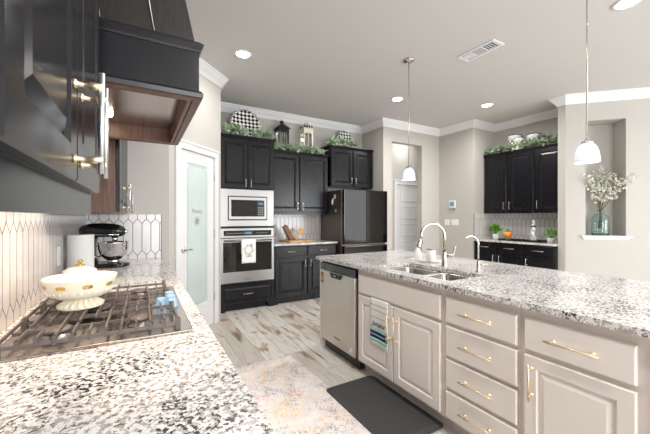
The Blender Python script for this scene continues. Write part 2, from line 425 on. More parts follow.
sweep(CP, crown, 'trim', skip=(1,))
base = [(0, 0), (.014, 0), (.014, .085), (.008, .10), (0, .10)]
def baseb(name, a, b):
    a = Vector(a); b = Vector(b); d = (b - a).normalized(); nn = Vector((d.y, -d.x))
    vs = []
    for e in (a, b):
        for (o_, z_) in base: q = e + nn * o_; vs.append((q.x, q.y, z_))
    L = len(base)
    MB().add(vs, [(j, (j + 1) % L, L + (j + 1) % L, L + j) for j in range(L)] + [tuple(range(L)), tuple(range(L, 2 * L))[::-1]]).build(name, 'trim')['kind'] = 'structure'
baseb('baseboard_niche', P[12], P[13]); baseb('baseboard_thermostat', P[7], P[8]); baseb('baseboard_right', P[13], P[14]); baseb('baseboard_hall', (4.87, 4.5), P[7])

# rear windows (frames) of the great room
def window(name, T, a, b, z0, z1):
    mb = MB()
    for q in ((a, a + .05, z0, z1), (b - .05, b, z0, z1), (a + .05, b - .05, z0, z0 + .05), (a + .05, b - .05, z1 - .05, z1), ((a + b) / 2 - .02, (a + b) / 2 + .02, z0 + .05, z1 - .05)):
        mb.box(q[0], q[1], .01, .05, q[2], q[3], T=T)
    mb.build(name, 'trim')['kind'] = 'structure'
def wT(p0, p1):
    p0 = Vector((*p0, 0)); p1 = Vector((*p1, 0)); d = (p1 - p0).normalized(); n = Vector((-d.y, d.x, 0))
    return Matrix(((d.x, n.x, 0, p0.x), (d.y, n.y, 0, p0.y), (0, 0, 1, 0), (0, 0, 0, 1)))
Tr = wT((7.3, -4), (XL, -4))
for i, (a, b) in enumerate(((.2, 2.1), (5.35, 7.25))): window('window_%d' % (i + 1), Tr, a, b, .4, 2.5)
window('window_3', wT(P[13], P[14]), 1.1, 3.5, .4, 2.5)

# pantry door on the diagonal (local frame: x along the wall, y outward, z up)
e = bpy.data.objects.new('door_1', None); COL.objects.link(e); e.matrix_world = TP; e['kind'] = 'structure'
a, b = DL + .004, DR - .004; zt = 2.045
g0, g1, gz0, gz1 = a + .105, b - .105, .30, 1.93
mb = MB(); Y0, Y1 = .005, .04
mb.box(a, g0, Y0, Y1, .008, zt); mb.box(g1, b, Y0, Y1, .008, zt); mb.box(g0, g1, Y0, Y1, .008, gz0); mb.box(g0, g1, Y0, Y1, gz1, zt)
mb.build('door_slab', 'trim', e)
MB().box(g0 + .0005, g1 - .0005, .016, .026, gz0 + .0005, gz1 - .0005).build('frosted_pane', 'frost', e)
mb = MB()
for q in ((g0, g0 + .012, gz0, gz1), (g1 - .012, g1, gz0, gz1), (g0 + .012, g1 - .012, gz0, gz0 + .012), (g0 + .012, g1 - .012, gz1 - .012, gz1)): mb.box(q[0], q[1], .008, .0158, q[2], q[3])
mb.build('pane_bead', 'trim', e)
gx = (g0 + g1) / 2
# etched border, word and rosette
mb = MB(); r_ = .003; i0, i1, j0, j1 = g0 + .035, g1 - .035, gz0 + .04, gz1 - .04; k_ = .05
pts = [(i0, j0 + k_), (i0 + k_ * .6, j0 + k_ * .6), (i0 + k_, j0), (i1 - k_, j0), (i1 - k_ * .6, j0 + k_ * .6), (i1, j0 + k_), (i1, j1 - k_), (i1 - k_ * .6, j1 - k_ * .6), (i1 - k_, j1), (i0 + k_, j1), (i0 + k_ * .6, j1 - k_ * .6), (i0, j1 - k_), (i0, j0 + k_)]
mb.tube([(x_, .0157, z_) for x_, z_ in pts], .0016, 6); mb.build('etched_border', 'greyline', e)
text('lettering', 'Pantry', .07, 'greyline', e, at(gx, .0152, 1.385) @ FACE)
mb = MB()
for k in range(11):
    t = 2 * PI * k / 11; rr = .042 + .012 * (k % 2)
    mb.tube([(gx + .012 * math.cos(t), .0156, 1.27 + .012 * math.sin(t)), (gx + rr * math.cos(t + .3), .0156, 1.27 + rr * math.sin(t + .3))], [.006, .002], 6)
mb.tube([(gx + .055 * math.cos(t * PI / 9), .0157, 1.27 + .055 * math.sin(t * PI / 9)) for t in range(0, 15)], .0014, 6)
mb.build('etched_rosette', 'greyline', e)
mb = MB(); mb.lathe([(.0, 0), (.03, 0), (.03, .006), (.012, .012), (.010, .045)], 20, T=at(a + .055, .005, .965) @ Matrix.Rotation(R(90), 4, 'X'))
mb.tube([(a + .055, -.035, .965), (a + .085, -.040, .968), (a + .15, -.038, .963)], [.009, .008, .006], 10)
h = mb.build('door_handle', 'nickel', e); h['label'] = 'satin nickel lever handle'
for zz in (.35, 1.12, 1.82):
    MB().tube([(b + .0005, -.006, zz - .05), (b + .0005, -.006, zz + .05)], .006, 8).build('hinge', 'nickel', e)
# casing with cap
mb = MB(); cw = .07
mb.box(DL - cw, DL - .001, -.018, -.0005, 0, 2.05 + cw, T=TP); mb.box(DR + .001, DR + cw, -.018, -.0005, 0, 2.05 + cw, T=TP); mb.box(DL - .001, DR + .001, -.018, -.0005, 2.051, 2.05 + cw, T=TP)
mb.box(DL - cw - .012, DR + cw + .012, -.03, -.0005, 2.05 + cw, 2.05 + cw + .018, T=TP)
mb.build('trim_40', 'trim', bevel=.003)['kind'] = 'structure'

# hall door (in the alcove back wall)
e = bpy.data.objects.new('door_2', None); COL.objects.link(e); e.matrix_world = TH2; e['kind'] = 'structure'
a, b = .905, 1.635
mb = MB(); mb.box(a, b, .012, .045, .008, 2.025)
ph = (2.025 - .1) / 5
for i in range(5):
    z0_, z1_ = .12 + i * .385, .12 + i * .385 + .30
    mb.rings(a + .11, b - .11, z0_, z1_, [(0, .0119), (.0, .008), (.012, .004), (.03, .004), (.045, .009)])
mb.build('door_slab', 'trim', e)
for zz in (.3, 1.05, 1.8): MB().tube([(a + .004, .004, zz - .05), (a + .004, .004, zz + .05)], .007, 8).build('hinge', 'darkiron', e)
mb = MB(); mb.lathe([(.0, 0), (.028, 0), (.028, .006), (.012, .012), (.012, .03), (.026, .04), (.026, .055), (.0, .06)], 18, T=at(b - .06, .012, 1.0) @ Matrix.Rotation(R(90), 4, 'X')); mb.build('door_handle', 'nickel', e)
mb = MB(); cw = .08
mb.box(.90 - cw, .899, -.018, -.0005, 0, 2.03 + cw, T=TH2); mb.box(1.641, 1.64 + cw, -.018, -.0005, 0, 2.03 + cw, T=TH2); mb.box(.899, 1.641, -.018, -.0005, 2.031, 2.03 + cw, T=TH2); mb.box(.90 - cw - .015, 1.64 + cw + .015, -.03, -.0005, 2.03 + cw, 2.03 + cw + .02, T=TH2)
mb.build('trim_41', 'trim', bevel=.003)['kind'] = 'structure'

# ---------------------------------------------------------------- cabinets
def raised(x0, x1, z0, z1, rail=.055, t=.02):
    return MB().rings(x0, x1, z0, z1, [(0, -.0005), (0, -t + .004), (.004, -t), (rail, -t), (rail + .005, -t + .009), (rail + .010, -t + .009), (rail + .034, -t + .001)])
def slab(x0, x1, z0, z1, t=.02):
    return MB().rings(x0, x1, z0, z1, [(0, -.0005), (0, -t + .006), (.003, -t + .0015), (.006, -t)])
def pull(x, z, horiz, L=.13, m='nickel', parent=None, r=.0052, t=.02, so=.032):
    mb = MB(); h_ = L / 2; q = L * .36
    d = (1, 0) if horiz else (0, 1)
    mb.tube([(x - h_ * d[0], -t - so, z - h_ * d[1]), (x + h_ * d[0], -t - so, z + h_ * d[1])], r, 10)
    for sgn in (-1, 1):
        px, pz = x + sgn * q * d[0], z + sgn * q * d[1]
        mb.tube([(px, -t + .0005, pz), (px, -t - .004, pz), (px, -t - .006, pz), (px, -t - so * .55, pz), (px, -t - so * .6, pz), (px, -t - so - .003, pz)], [r * 1.6, r * 1.6, r * .8, r * .8, r * 1.4, r * 1.4], 10)
    if m == 'brass' and so > .035:
        bar = MB().tube([(x - h_ * d[0], -t - so, z - h_ * d[1]), (x + h_ * d[0], -t - so, z + h_ * d[1])], r * 1.12, 12)
        hd = mb.build('handle', m, parent); bar.build('grip', 'palebar', parent=hd)['label'] = 'pale silvery grip'; return hd
    return mb.build('handle', m, parent)
def front(e, kind, x0, x1, z0, z1, m, hm, pos=None, L=.13, rail=.055, so=.032):
    if kind == 'door':
        d = raised(x0, x1, z0, z1, rail).build('door', m, e)
        if pos: pull(pos[0], pos[1], False, L, hm, d, so=so)
    elif kind == 'drawer':
        d = slab(x0, x1, z0, z1).build('drawer', m, e)
        if pos: pull((x0 + x1) / 2, (z0 + z1) / 2, True, L, hm, d)
    elif kind == 'pdrawer':
        d = raised(x0, x1, z0, z1, .03).build('drawer', m, e)
        if pos: pull((x0 + x1) / 2, (z0 + z1) / 2, True, L, hm, d)
    elif kind == 'false':
        d = slab(x0, x1, z0, z1).build('false_front', m, e)
    return d
def crownbox(e, w_, d_, z, m, left=True, right=True, h=.045, pr=.03):
    mb = MB(); l0 = -pr if left else 0; r0 = pr if right else 0; hl = -.008 if left else 0; hr = .008 if right else 0
    mb.hull8([(hl, -.008, z + .0005), (w_ + hr, -.008, z + .0005), (w_ + hr, d_, z + .0005), (hl, d_, z + .0005)], [(l0, -pr, z + h * .75), (w_ + r0, -pr, z + h * .75), (w_ + r0, d_, z + h * .75), (l0, d_, z + h * .75)])
    mb.box(l0, w_ + r0, -pr, d_, z + h * .75, z + h); mb.build('crown_molding', m, e)

# ---- oven tower
TW = .80; TX, TY = .925, 4.5
e = empty('oven_cabinet', (TX, TY, 0), 0, 'tall dark oven cabinet beside the frosted pantry door, holding the wall oven', 'cabinet')
mb = MB(); mb.box(0, TW, 0, .63, 1.712, 2.42); mb.box(0, .02, 0, .63, .10, 1.712); mb.box(TW - .02, TW, 0, .63, .10, 1.712); mb.box(.02, TW - .02, .60, .63, .10, 1.712)
mb.box(.02, TW - .02, 0, .60, 1.168, 1.186); mb.box(.02, TW - .02, 0, .60, .10, .384); mb.box(.03, TW - .03, .07, .6, 0, .10)
for sx in (0, TW - .09):                                             # furniture feet
    mb.prism([(sx, 0), (sx + .09, 0), (sx + .09, .05), (sx, .05)], 0, .10)
mb.hull8([(.09, 0, .055), (.16, 0, .10), (.16, .02, .10), (.09, .02, .055)], [(.0901, 0, .1001), (.1601, 0, .1001), (.1601, .02, .1001), (.0901, .02, .1001)])
mb.hull8([(TW - .16, 0, .10), (TW - .09, 0, .055), (TW - .09, .02, .055), (TW - .16, .02, .10)], [(TW - .16, 0, .1001), (TW - .09, 0, .1001), (TW - .09, .02, .1001), (TW - .16, .02, .1001)])
mb.build('body', 'dark', e)
front(e, 'door', .015, .397, 1.725, 2.405, M['dark'], 'nickel', (.362, 1.80), .12)
front(e, 'door', .403, .785, 1.725, 2.405, M['dark'], 'nickel', (.438, 1.80), .12)
front(e, 'pdrawer', .02, .78, .115, .365, M['dark'], 'nickel', True, .15)
crownbox(e, TW, .63, 2.42, 'dark')
# microwave
mw = empty('microwave', (TX, TY, 1.188), 0, 'built-in stainless microwave above the wall oven', 'microwave')
mb = MB(); mb.box(.025, .775, .002, .45, .001, .520); mb.build('housing', 'black', mw)
mb = MB(); X0, X1, Z0, Z1 = .015, .785, .003, .519; a0, a1, b0, b1 = .115, .685, .085, .425
for q in ((X0, a0, Z0, Z1), (a1, X1, Z0, Z1), (a0, a1, Z0, b0), (a0, a1, b1, Z1)): mb.box(q[0], q[1], -.02, -.0005, q[2], q[3])
mb.build('trim_kit', 'steel', mw, bevel=.002)
MB().box(a0 + .001, a1 - .001, -.012, -.001, b0 + .001, b1 - .001).build('surround', 'black', mw)
mb = MB(); c0, c1, d0, d1 = .13, .67, .10, .41
for q in ((c0, c0 + .03, d0, d1), (c1 - .03, c1, d0, d1), (c0 + .03, c1 - .03, d0, d0 + .04), (c0 + .03, c1 - .03, d1 - .04, d1)): mb.box(q[0], q[1], -.030, -.0125, q[2], q[3])
mb.build('door_frame', 'steel', mw, bevel=.002)
MB().box(c0 + .031, .53, -.026, -.0125, d0 + .041, d1 - .041).build('door_glass', 'blackglass', mw)
p = MB().box(.532, c1 - .031, -.026, -.0125, d0 + .041, d1 - .041).build('control_panel', 'black', mw)
mb = MB()
for i in range(3):
    for j in range(4): mb.box(.548 + i * .028, .566 + i * .028, -.0275, -.0262, .16 + j * .032, .176 + j * .032)
mb.build('button', 'greyline', p); MB().box(.55, .622, -.0275, -.0262, .31, .335).build('display', 'screen', p)
# oven
ov = empty('wall_oven', (TX, TY, .386), 0, 'built-in stainless wall oven with black glass door and towel on its handle', 'oven')
MB().box(.025, .775, .002, .55, .001, .779).build('housing', 'black', ov)
mb = MB(); mb.box(.015, .785, -.025, -.0005, .645, .775); mb.build('control_fascia', 'steel', ov, bevel=.002)
p = MB().box(.06, .745, -.028, -.0255, .672, .745).build('control_glass', 'blackglass', ov)
mb = MB()
for i in range(9): mb.box(.10 + i * .03, .115 + i * .03, -.0292, -.0282, .70, .712)
mb.build('touch_key', 'greyline', p); mb = MB()
for i in range(7): mb.box(.52 + i * .025, .53 + i * .025, -.0292, -.0282, .70, .712)
mb.build('touch_key', 'greyline', p); MB().box(.36, .45, -.0292, -.0282, .692, .725).build('display', 'screen', p)
mb = MB(); X0, X1 = .015, .785
for q in ((X0, .05, .02, .635), (.75, X1, .02, .635), (.05, .75, .02, .17), (.05, .75, .58, .635)): mb.box(q[0], q[1], -.035, -.0005, q[2], q[3])
mb.build('door_frame', 'steel', ov, bevel=.002)
MB().box(.0505, .7495, -.031, -.001, .1705, .5795).build('door_glass', 'cavity', ov)
mb = MB(); mb.tube([(.06, -.075, .605), (.74, -.075, .605)], .011, 14)
for x_ in (.09, .71): mb.tube([(x_, -.034, .605), (x_, -.075, .605)], .009, 10)
mb.build('handle', 'steel', ov)
text('lettering', 'KitchenAid', .022, 'ink', ov, at(.4, -.0356, .06) @ FACE)
# towel over the oven handle
def drape(name, x0, x1, ztop, zf, zb, yb, r, mname, n=14, wob=.003, T=None):
    path = []
    for i in range(11): path.append((yb - r, zf + (ztop - zf) * i / 10))
    for i in range(1, 8): t = PI * i / 8; path.append((yb - r * math.cos(t), ztop + r * math.sin(t)))
    for i in range(6): path.append((yb + r, ztop - (ztop - zb) * i / 5))
    vs = []; m_ = len(path)
    for side in (0, .0022):
        for k, (y, z) in enumerate(path):
            for j in range(n + 1):
                u = j / n; ww = wob * math.sin(u * 9 + k * .15) * min(1, abs(ztop - z) * 8)
                off = side if k < 11 or k > 17 else side
                dy = -ww * (1 if k < 14 else -1)
                yy = y + dy + (-off if k < 14 else off); vs.append((x0 + (x1 - x0) * u, yy, z + (off if 11 <= k <= 17 else 0)))
    fs = []; N = n + 1
    for s_ in (0, 1):
        o = s_ * m_ * N
        for k in range(m_ - 1):
            for j in range(n): fs.append((o + k * N + j, o + k * N + j + 1, o + (k + 1) * N + j + 1, o + (k + 1) * N + j))
    o = m_ * N
    for k in range(m_ - 1):
        fs.append((k * N, (k + 1) * N, o + (k + 1) * N, o + k * N)); fs.append((k * N + n, (k + 1) * N + n, o + (k + 1) * N + n, o + k * N + n))
    for k in (0, m_ - 1):
        for j in range(n): fs.append((k * N + j, k * N + j + 1, o + k * N + j + 1, o + k * N + j))
    mb = MB(); mb.add(vs, fs, True, T); return mb
e = empty('dish_towel', (TX, TY, .386), 0, 'cream dish towel with printed wreath hanging on the wall oven handle', 'towel')
drape('towel', .29, .49, .605, .29, .42, -.075, .0145, 'towel').build('cloth', 'towel', e)
mb = MB()
for k in range(18):
    t = 2 * PI * k / 18; q = .058 + .01 * (k % 3)
    if abs(t - PI / 2) < .3: continue
    mb.tube([(.39 + .05 * math.cos(t), -.0965, .475 + .05 * math.sin(t)), (.39 + q * math.cos(t + .25), -.0965, .475 + q * math.sin(t + .25))], [.004, .0015], 6)
mb.tube([(.355, -.0965, .55), (.37, -.0965, .535), (.39, -.0965, .545), (.41, -.0965, .535), (.435, -.0965, .56), (.428, -.0965, .52)], .004, 6)
for i in range(4): mb.tube([(.36 + i * .02, -.0962, .40), (.365 + i * .02, -.0962, .375)], .003, 6)
mb.build('printed_wreath', 'ink', e)

# ---- base cabinet right of the tower
BX = TX + TW + .002; BW = 2.83 - BX
e = empty('base_cabinet', (BX, TY + .02, 0), 0, 'dark base cabinet with two drawers between wall oven and fridge', 'cabinet')
mb = MB(); mb.box(0, BW, 0, .595, .10, .882); mb.box(.0, BW, .06, .59, 0, .10); mb.box(0, .07, 0, .06, 0, .10); mb.build('body', 'dark', e)
h_ = BW / 2
front(e, 'drawer', .015, h_ - .012, .715, .865, M['dark'], 'nickel', True, .14); front(e, 'drawer', h_ + .012, BW - .015, .715, .865, M['dark'], 'nickel', True, .14)
front(e, 'door', .015, h_ - .012, .115, .69, M['dark'], 'nickel', (h_ - .045, .60), .13); front(e, 'door', h_ + .012, BW - .015, .115, .69, M['dark'], 'nickel', (h_ + .045, .60), .13)
mb = MB(); mb.box(BX, 2.835, 4.482, 5.138, .885, .915); tag(mb.build('countertop', 'granite', bevel=.004), 'short granite countertop between the wall oven and the fridge', 'countertop')
mb = MB(); mb.box(BX, 2.84, 5.131, 5.139, .916, 1.383); tag(mb.build('backsplash', 'tileXb'), 'white picket tile backsplash behind the wooden cutting board', 'backsplash')
# uppers
e = empty('wall_cabinet', (BX, 4.81, 0), 0, 'dark two door wall cabinet above the wooden cutting board', 'cabinet')
MB().box(0, BW, 0, .325, 1.39, 2.35).build('body', 'dark', e)
mb = MB(); mb.box(0, BW, -.018, .0, 1.36, 1.389); mb.build('light_rail', 'dark', e)
front(e, 'door', .01, h_ - .012, 1.40, 2.335, M['dark'], 'nickel', (h_ - .045, 1.50), .13); front(e, 'door', h_ + .012, BW - .01, 1.40, 2.335, M['dark'], 'nickel', (h_ + .045, 1.50), .13)
crownbox(e, BW, .32, 2.35, 'dark', False, False)
# over the fridge
FW = .93
e = empty('wall_cabinet', (2.87, 4.78, 0), 0, 'short dark two door cabinet hanging above the fridge', 'cabinet')
MB().box(0, FW, 0, .355, 1.86, 2.53).build('body', 'dark', e)
front(e, 'door', .01, FW / 2 - .01, 1.87, 2.515, M['dark'], 'nickel', (FW / 2 - .045, 1.97), .12); front(e, 'door', FW / 2 + .01, FW - .01, 1.87, 2.515, M['dark'], 'nickel', (FW / 2 + .045, 1.97), .12)
crownbox(e, FW, .355, 2.53, 'dark', True, False)
# ---- fridge
e = empty('refrigerator', (2.865, 4.35, 0), 0, 'black stainless french door fridge at the end of the back wall', 'refrigerator')
MB().box(0, .93, .065, .75, .02, 1.77).build('body', 'fridgeside', e, bevel=.004)
MB().box(.01, .463, 0, .06, .87, 1.775).build('door', 'blacksteel', e, bevel=.006); MB().box(.469, .92, 0, .06, .87, 1.775).build('door', 'blacksteel', e, bevel=.006)
MB().box(.01, .92, 0, .06, .10, .845).build('freezer_drawer', 'blacksteel', e, bevel=.006)
mb = MB(); mb.tube([(.03, -.006, .835), (.90, -.006, .835)], .008, 10); mb.build('handle', 'steel', e)
MB().box(.02, .91, .03, .1, .0, .095).build('kick_grille', 'black', e)
# things on its side
o = MB().box(2.856, 2.8645, 4.60, 4.645, 1.63, 1.70).build('hook', 'wplastic', bevel=.003); tag(o, 'small white hook stuck to the fridge side', 'hook')
mb = MB(); mb.tube([(2.855, 4.66, 1.645), (2.853, 4.69, 1.60), (2.858, 4.70, 1.555), (2.853, 4.675, 1.53)], [.006, .013, .015, .006], 10); tag(mb.build('key_holder', 'petal'), 'cream tassel hanging on the fridge side below the white hook', 'ornament')
mb = MB(); mb.lathe([(.0, 0), (.03, 0), (.03, .004), (.018, .009), (0, .011)], 16, T=at(2.864, 4.60, 1.43) @ Matrix.Rotation(R(-90), 4, 'Y')); tag(mb.build('magnet', 'brass'), 'round brass magnet on the fridge side', 'magnet')

# ---- desk nook on the right
def local_run(X, Yt): return (X, Yt, 0)
DX = 5.34
bounds = [3.735, 3.30, 2.86, 2.405]
lab = ['leftmost dark base cabinet in the desk nook beside the basil', 'middle dark base cabinet in the desk nook under the orange glass', 'rightmost dark base cabinet in the desk nook nearest the pillar']
for i in range(3):
    wd = bounds[i] - bounds[i + 1] - .002
    e = empty('base_cabinet', (DX, bounds[i], 0), -90, lab[i], 'cabinet', 'desk nook base cabinets')
    mb = MB(); mb.box(0, wd, 0, .60, .10, .882); mb.box(0, wd, .06, .6, 0, .10); mb.build('body', 'dark', e)
    front(e, 'drawer', .02, wd - .012, .72, .865, M['dark'], 'nickel', True, .17)
    front(e, 'door', .02, wd - .012, .115, .695, M['dark'], 'nickel', (wd - .05 if i == 0 else .055, .60), .13)
mb = MB(); mb.box(5.30, 5.949, 2.402, 3.738, .885, .915); tag(mb.build('countertop', 'granite', bevel=.004), 'granite countertop of the desk nook under the canister cabinets', 'countertop')
mb = MB(); mb.box(5.941, 5.949, 2.405, 3.738, .916, 1.385); mb.build('tile_panel_tmp', 'tileYd'); bs = bpy.data.objects['tile_panel_tmp']; bs.name = 'backsplash'
tag(bs, 'white picket tile backsplash behind the desk nook plants', 'backsplash')
mb = MB(); mb.box(5.33, 5.9405, 3.731, 3.739, .916, 1.385); mb2 = mb.build('backsplash', 'tileX'); tag(mb2, 'narrow tile side splash left of the basil pot', 'backsplash')
o = MB().box(5.322, 5.3295, 3.728, 3.739, .916, 1.385).build('edge_strip', 'grout', mb2)
ub = [3.725, 3.28, 2.83, 2.405]
lab = ['left dark wall cabinet of the desk nook, above the basil', 'middle dark wall cabinet of the desk nook, under the canisters', 'right dark wall cabinet of the desk nook, partly behind the pillar']
for i in range(3):
    wd = ub[i] - ub[i + 1] - .002
    e = empty('wall_cabinet', (5.62, ub[i], 0), -90, lab[i], 'cabinet', 'desk nook wall cabinets')
    MB().box(0, wd, 0, .328, 1.388, 2.43).build('body', 'dark', e)
    front(e, 'door', .02, wd - .015, 1.40, 2.41, M['dark'], 'nickel', ((wd - .05) if i == 0 else .05, 1.52), .14)
    crownbox(e, wd, .32, 2.43, 'dark', i == 0 and False, False)

# ---- left wall
def upper_left(y0, y1, lab_, doors, z0=1.385, valance=True, hm='brass', sidem=None):
    wd = y1 - y0
    e = empty('wall_cabinet', (-.125, y0, 0), 90, lab_, 'cabinet', 'wall cabinets on the cooktop wall')
    b = MB(); b.box(0, wd, 0, .304, z0, 2.48); b.build('body', 'dark', e)
    n = doors; dw = (wd - .01) / n
    for i in range(n):
        a_ = .005 + i * dw
        hx = a_ + dw - .04 if i % 2 == 0 else a_ + .04
        front(e, 'door', a_ + .002, a_ + dw - .002, z0 + .004, 2.46, M['dark'], hm, (hx, z0 + .11), .19, rail=.06, so=.042)
    if valance: MB().box(0, wd + .02, .003, .021, 1.326, z0 - .0005).build('light_rail', 'dark', e)
    return e
upper_left(-.42, .375, 'dark wall cabinet nearest the camera, mostly outside the frame', 2)
upper_left(.38, 1.165, 'dark wall cabinet with brass pulls beside the range hood, nearest the camera', 2)
e = upper_left(2.22, 3.565, 'dark wall cabinet with a brown side beyond the range hood, above the mixer', 3, z0=1.345, valance=False)
MB().box(-.006, -.0005, .0, .304, 1.345, 2.48).build('side_panel', 'brown', e)['label'] = 'brown walnut side panel'
# hood
HY0, HY1, HX = 1.235, 2.085, .185; HW = HX - XL
e = empty('range_hood', (HX, HY0, 0), 90, 'large black tapered wooden range hood over the cooktop', 'range hood')
W_ = HY1 - HY0; DPT = HX - XL - .010
mb = MB()
# lower band
zb0, zb1 = 1.775, 1.915
for q in ((0, W_, 0, .02), (0, .02, .02, DPT), (W_ - .02, W_, .02, DPT)): mb.box(q[0], q[1], q[2], q[3], zb0, zb1)
mb.build('band', 'dark', e)
# bottom lip moulding and top moulding
def ringmold(mb, z0_, z1_, o0, o1, wt=.02):
    """three-sided moulding flaring from offset o0 to o1"""
    def rc(o, z): return [(-o, -o, z), (W_ + o, -o, z), (W_ + o, DPT, z), (-o, DPT, z)]
    a_ = rc(o0, z0_); b_ = rc(o1, z1_); ia = [(wt, wt, z0_), (W_ - wt, wt, z0_), (W_ - wt, DPT, z0_), (wt, DPT, z0_)]; ib = [(p_[0], p_[1], z1_) for p_ in ia]
    mb.add(a_ + b_ + ia + ib, [(0, 1, 5, 4), (1, 2, 6, 5), (3, 0, 4, 7), (0, 8, 9, 1), (1, 9, 10, 2), (3, 11, 8, 0), (4, 5, 13, 12), (5, 6, 14, 13), (7, 4, 12, 15), (8, 12, 13, 9), (9, 13, 14, 10), (11, 15, 12, 8), (2, 10, 14, 6), (3, 7, 15, 11)])
mb = MB(); ringmold(mb, 1.75, 1.765, .012, .014, .018); ringmold(mb, 1.765, 1.775, .012, .006, .021); mb.build('lip_molding', 'dark', e)
mb = MB(); ringmold(mb, 1.745, 1.7495, .004, .008, .018); mb.build('lip_underside', 'brown', e)
mb = MB(); ringmold(mb, 1.915, 1.922, .003, .006); ringmold(mb, 1.922, 1.937, .006, .014); ringmold(mb, 1.937, 1.944, .014, .014); ringmold(mb, 1.944, 1.952, .008, .004); mb.build('top_molding', 'dark', e)
# inner reveal (brown) and liner
mb = MB()
for q in ((.0215, W_ - .0215, .0215, .035), (.0215, .035, .035, DPT), (W_ - .035, W_ - .0215, .035, DPT)): mb.box(q[0], q[1], q[2], q[3], 1.746, 1.83)
mb.build('inner_reveal', 'brown', e)
MB().box(.036, W_ - .036, .036, .36, 1.822, 1.83).build('liner', 'cooktop', e)
MB().box(.036, W_ - .036, .3605, DPT, 1.812, 1.83).build('filter_panel', 'cooktop', e)
# tapered chimney of boards
mb = MB(); T0 = 1.952; T1 = CZ - .002
mb.hull8([(.012, .012, T0), (W_ - .012, .012, T0), (W_ - .012, DPT, T0), (.012, DPT, T0)], [(.13, .23, T1), (W_ - .13, .23, T1), (W_ - .13, DPT, T1), (.13, DPT, T1)])
ch = mb.build('chimney', 'darkgrain', e)
mb = MB()
for u in (.25, .52, .78):
    y0_ = .012 + (DPT - .012) * (1 - u); y1_ = .23 + (DPT - .23) * (1 - u)
    mb.tube([(.010, y0_, T0), (.128, y1_, T1)], .0025, 6)
mb.build('board_bead', 'nickel', ch)
for yy in (.20, .62):
    p = MB().lathe([(0, 0), (.028, 0), (.03, .004), (.03, .012)], 20, c=(yy, .33, 1.807)).build('hood_lamp', 'bulb', e)
    l = bpy.data.lights.new('hood_lamp_light', 'SPOT'); l.energy = 24; l.color = (1, .80, .62); l.spot_size = R(76); l.spot_blend = .12; l.shadow_soft_size = .03
    lo = bpy.data.objects.new('hood_lamp_light', l); COL.objects.link(lo); lo.parent = e; lo.location = (yy, .33, 1.795)

# left counter, base cabinets, splash
mb = MB(); mb.box(XL + .001, .222, -1.5, 3.569, .885, .915); tag(mb.build('countertop', 'granite', bevel=.004), 'long granite countertop holding the gas cooktop, nearest the camera', 'countertop')
ys = [-1.48, -.6, .3, 1.2, 2.1, 2.83, 3.565]
for i in range(6):
    wd = ys[i + 1] - ys[i] - .002
    e = empty('base_cabinet', (.165, ys[i], 0), 90, 'dark base cabinet under the cooktop counter, hidden below its edge', 'cabinet', 'base cabinets under the cooktop counter')
    mb = MB(); mb.box(0, wd, 0, .59, .10, .882); mb.box(0, wd, .06, .59, 0, .10); mb.build('body', 'dark', e)
    hh = wd / 2
    front(e, 'drawer', .01, wd - .01, .715, .865, M['dark'], 'nickel', True, .15)
    front(e, 'door', .01, hh - .003, .115, .69, M['dark'], 'nickel', (hh - .04, .6), .13); front(e, 'door', hh + .003, wd - .01, .115, .69, M['dark'], 'nickel', (hh + .04, .6), .13)
mb = MB(); mb.box(XL + .001, XL + .009, -1.5, 3.561, .916, 1.332); mb.box(XL + .001, XL + .009, 1.17, 2.212, 1.332, 1.77)
tag(mb.build('backsplash', 'tileY'), 'long white picket tile backsplash beside the gas cooktop', 'backsplash')
mb = MB(); mb.box(XL + .001, .178, 3.561, 3.569, .916, 1.343); mb = mb.build('backsplash', 'tileX'); tag(mb, 'white picket tile backsplash behind the black mixer', 'backsplash')
MB().box(.1785, .184, 3.559, 3.569, .916, 1.343).build('edge_strip', 'grout', mb)
e = empty('outlet', (XL + .0092, 2.42, 1.09), 90, 'white outlet plate on the tile behind the footed bowl', 'outlet')
MB().box(-.035, .035, -.006, 0, -.057, .057).build('cover_plate', 'wplastic', e, bevel=.002)
for zz in (-.025, .025): MB().box(-.014, .014, -.0085, -.0062, zz - .013, zz + .013).build('socket', 'trim', e, bevel=.002)

# ---------------------------------------------------------------- cooktop
CY0, CY1, CX0, CX1 = 1.215, 2.03, -.375, .163
e = empty('gas_cooktop', ((CX0 + CX1) / 2, (CY0 + CY1) / 2, .9155), 0, 'stainless gas cooktop with black iron grates on the left counter', 'cooktop')
mx, my = (CX0 + CX1) / 2, (CY0 + CY1) / 2
def lx(x): return x - mx
def ly(y): return y - my
mb = MB(); mb.box(lx(CX0), lx(CX1), ly(CY0), ly(CY1), 0, .009); mb.build('tray', 'cooktop', e, bevel=.004)
burn = [(-.24, 1.365, .042), (.0, 1.365, .034), (-.15, 1.62, .055), (-.24, 1.88, .034), (.0, 1.88, .042)]
for (x_, y_, r_) in burn:
    b = MB().lathe([(0, 0), (r_ * 1.25, 0), (r_ * 1.25, .004), (r_ * .95, .010), (r_ * .9, .018), (0, .018)], 24, c=(lx(x_), ly(y_), .0095)).build('burner', 'steel', e)
    MB().lathe([(0, 0), (r_, 0), (r_ * 1.02, .004), (r_ * .9, .009), (0, .010)], 24, c=(lx(x_), ly(y_), .0278)).build('burner_cap', 'iron', b)
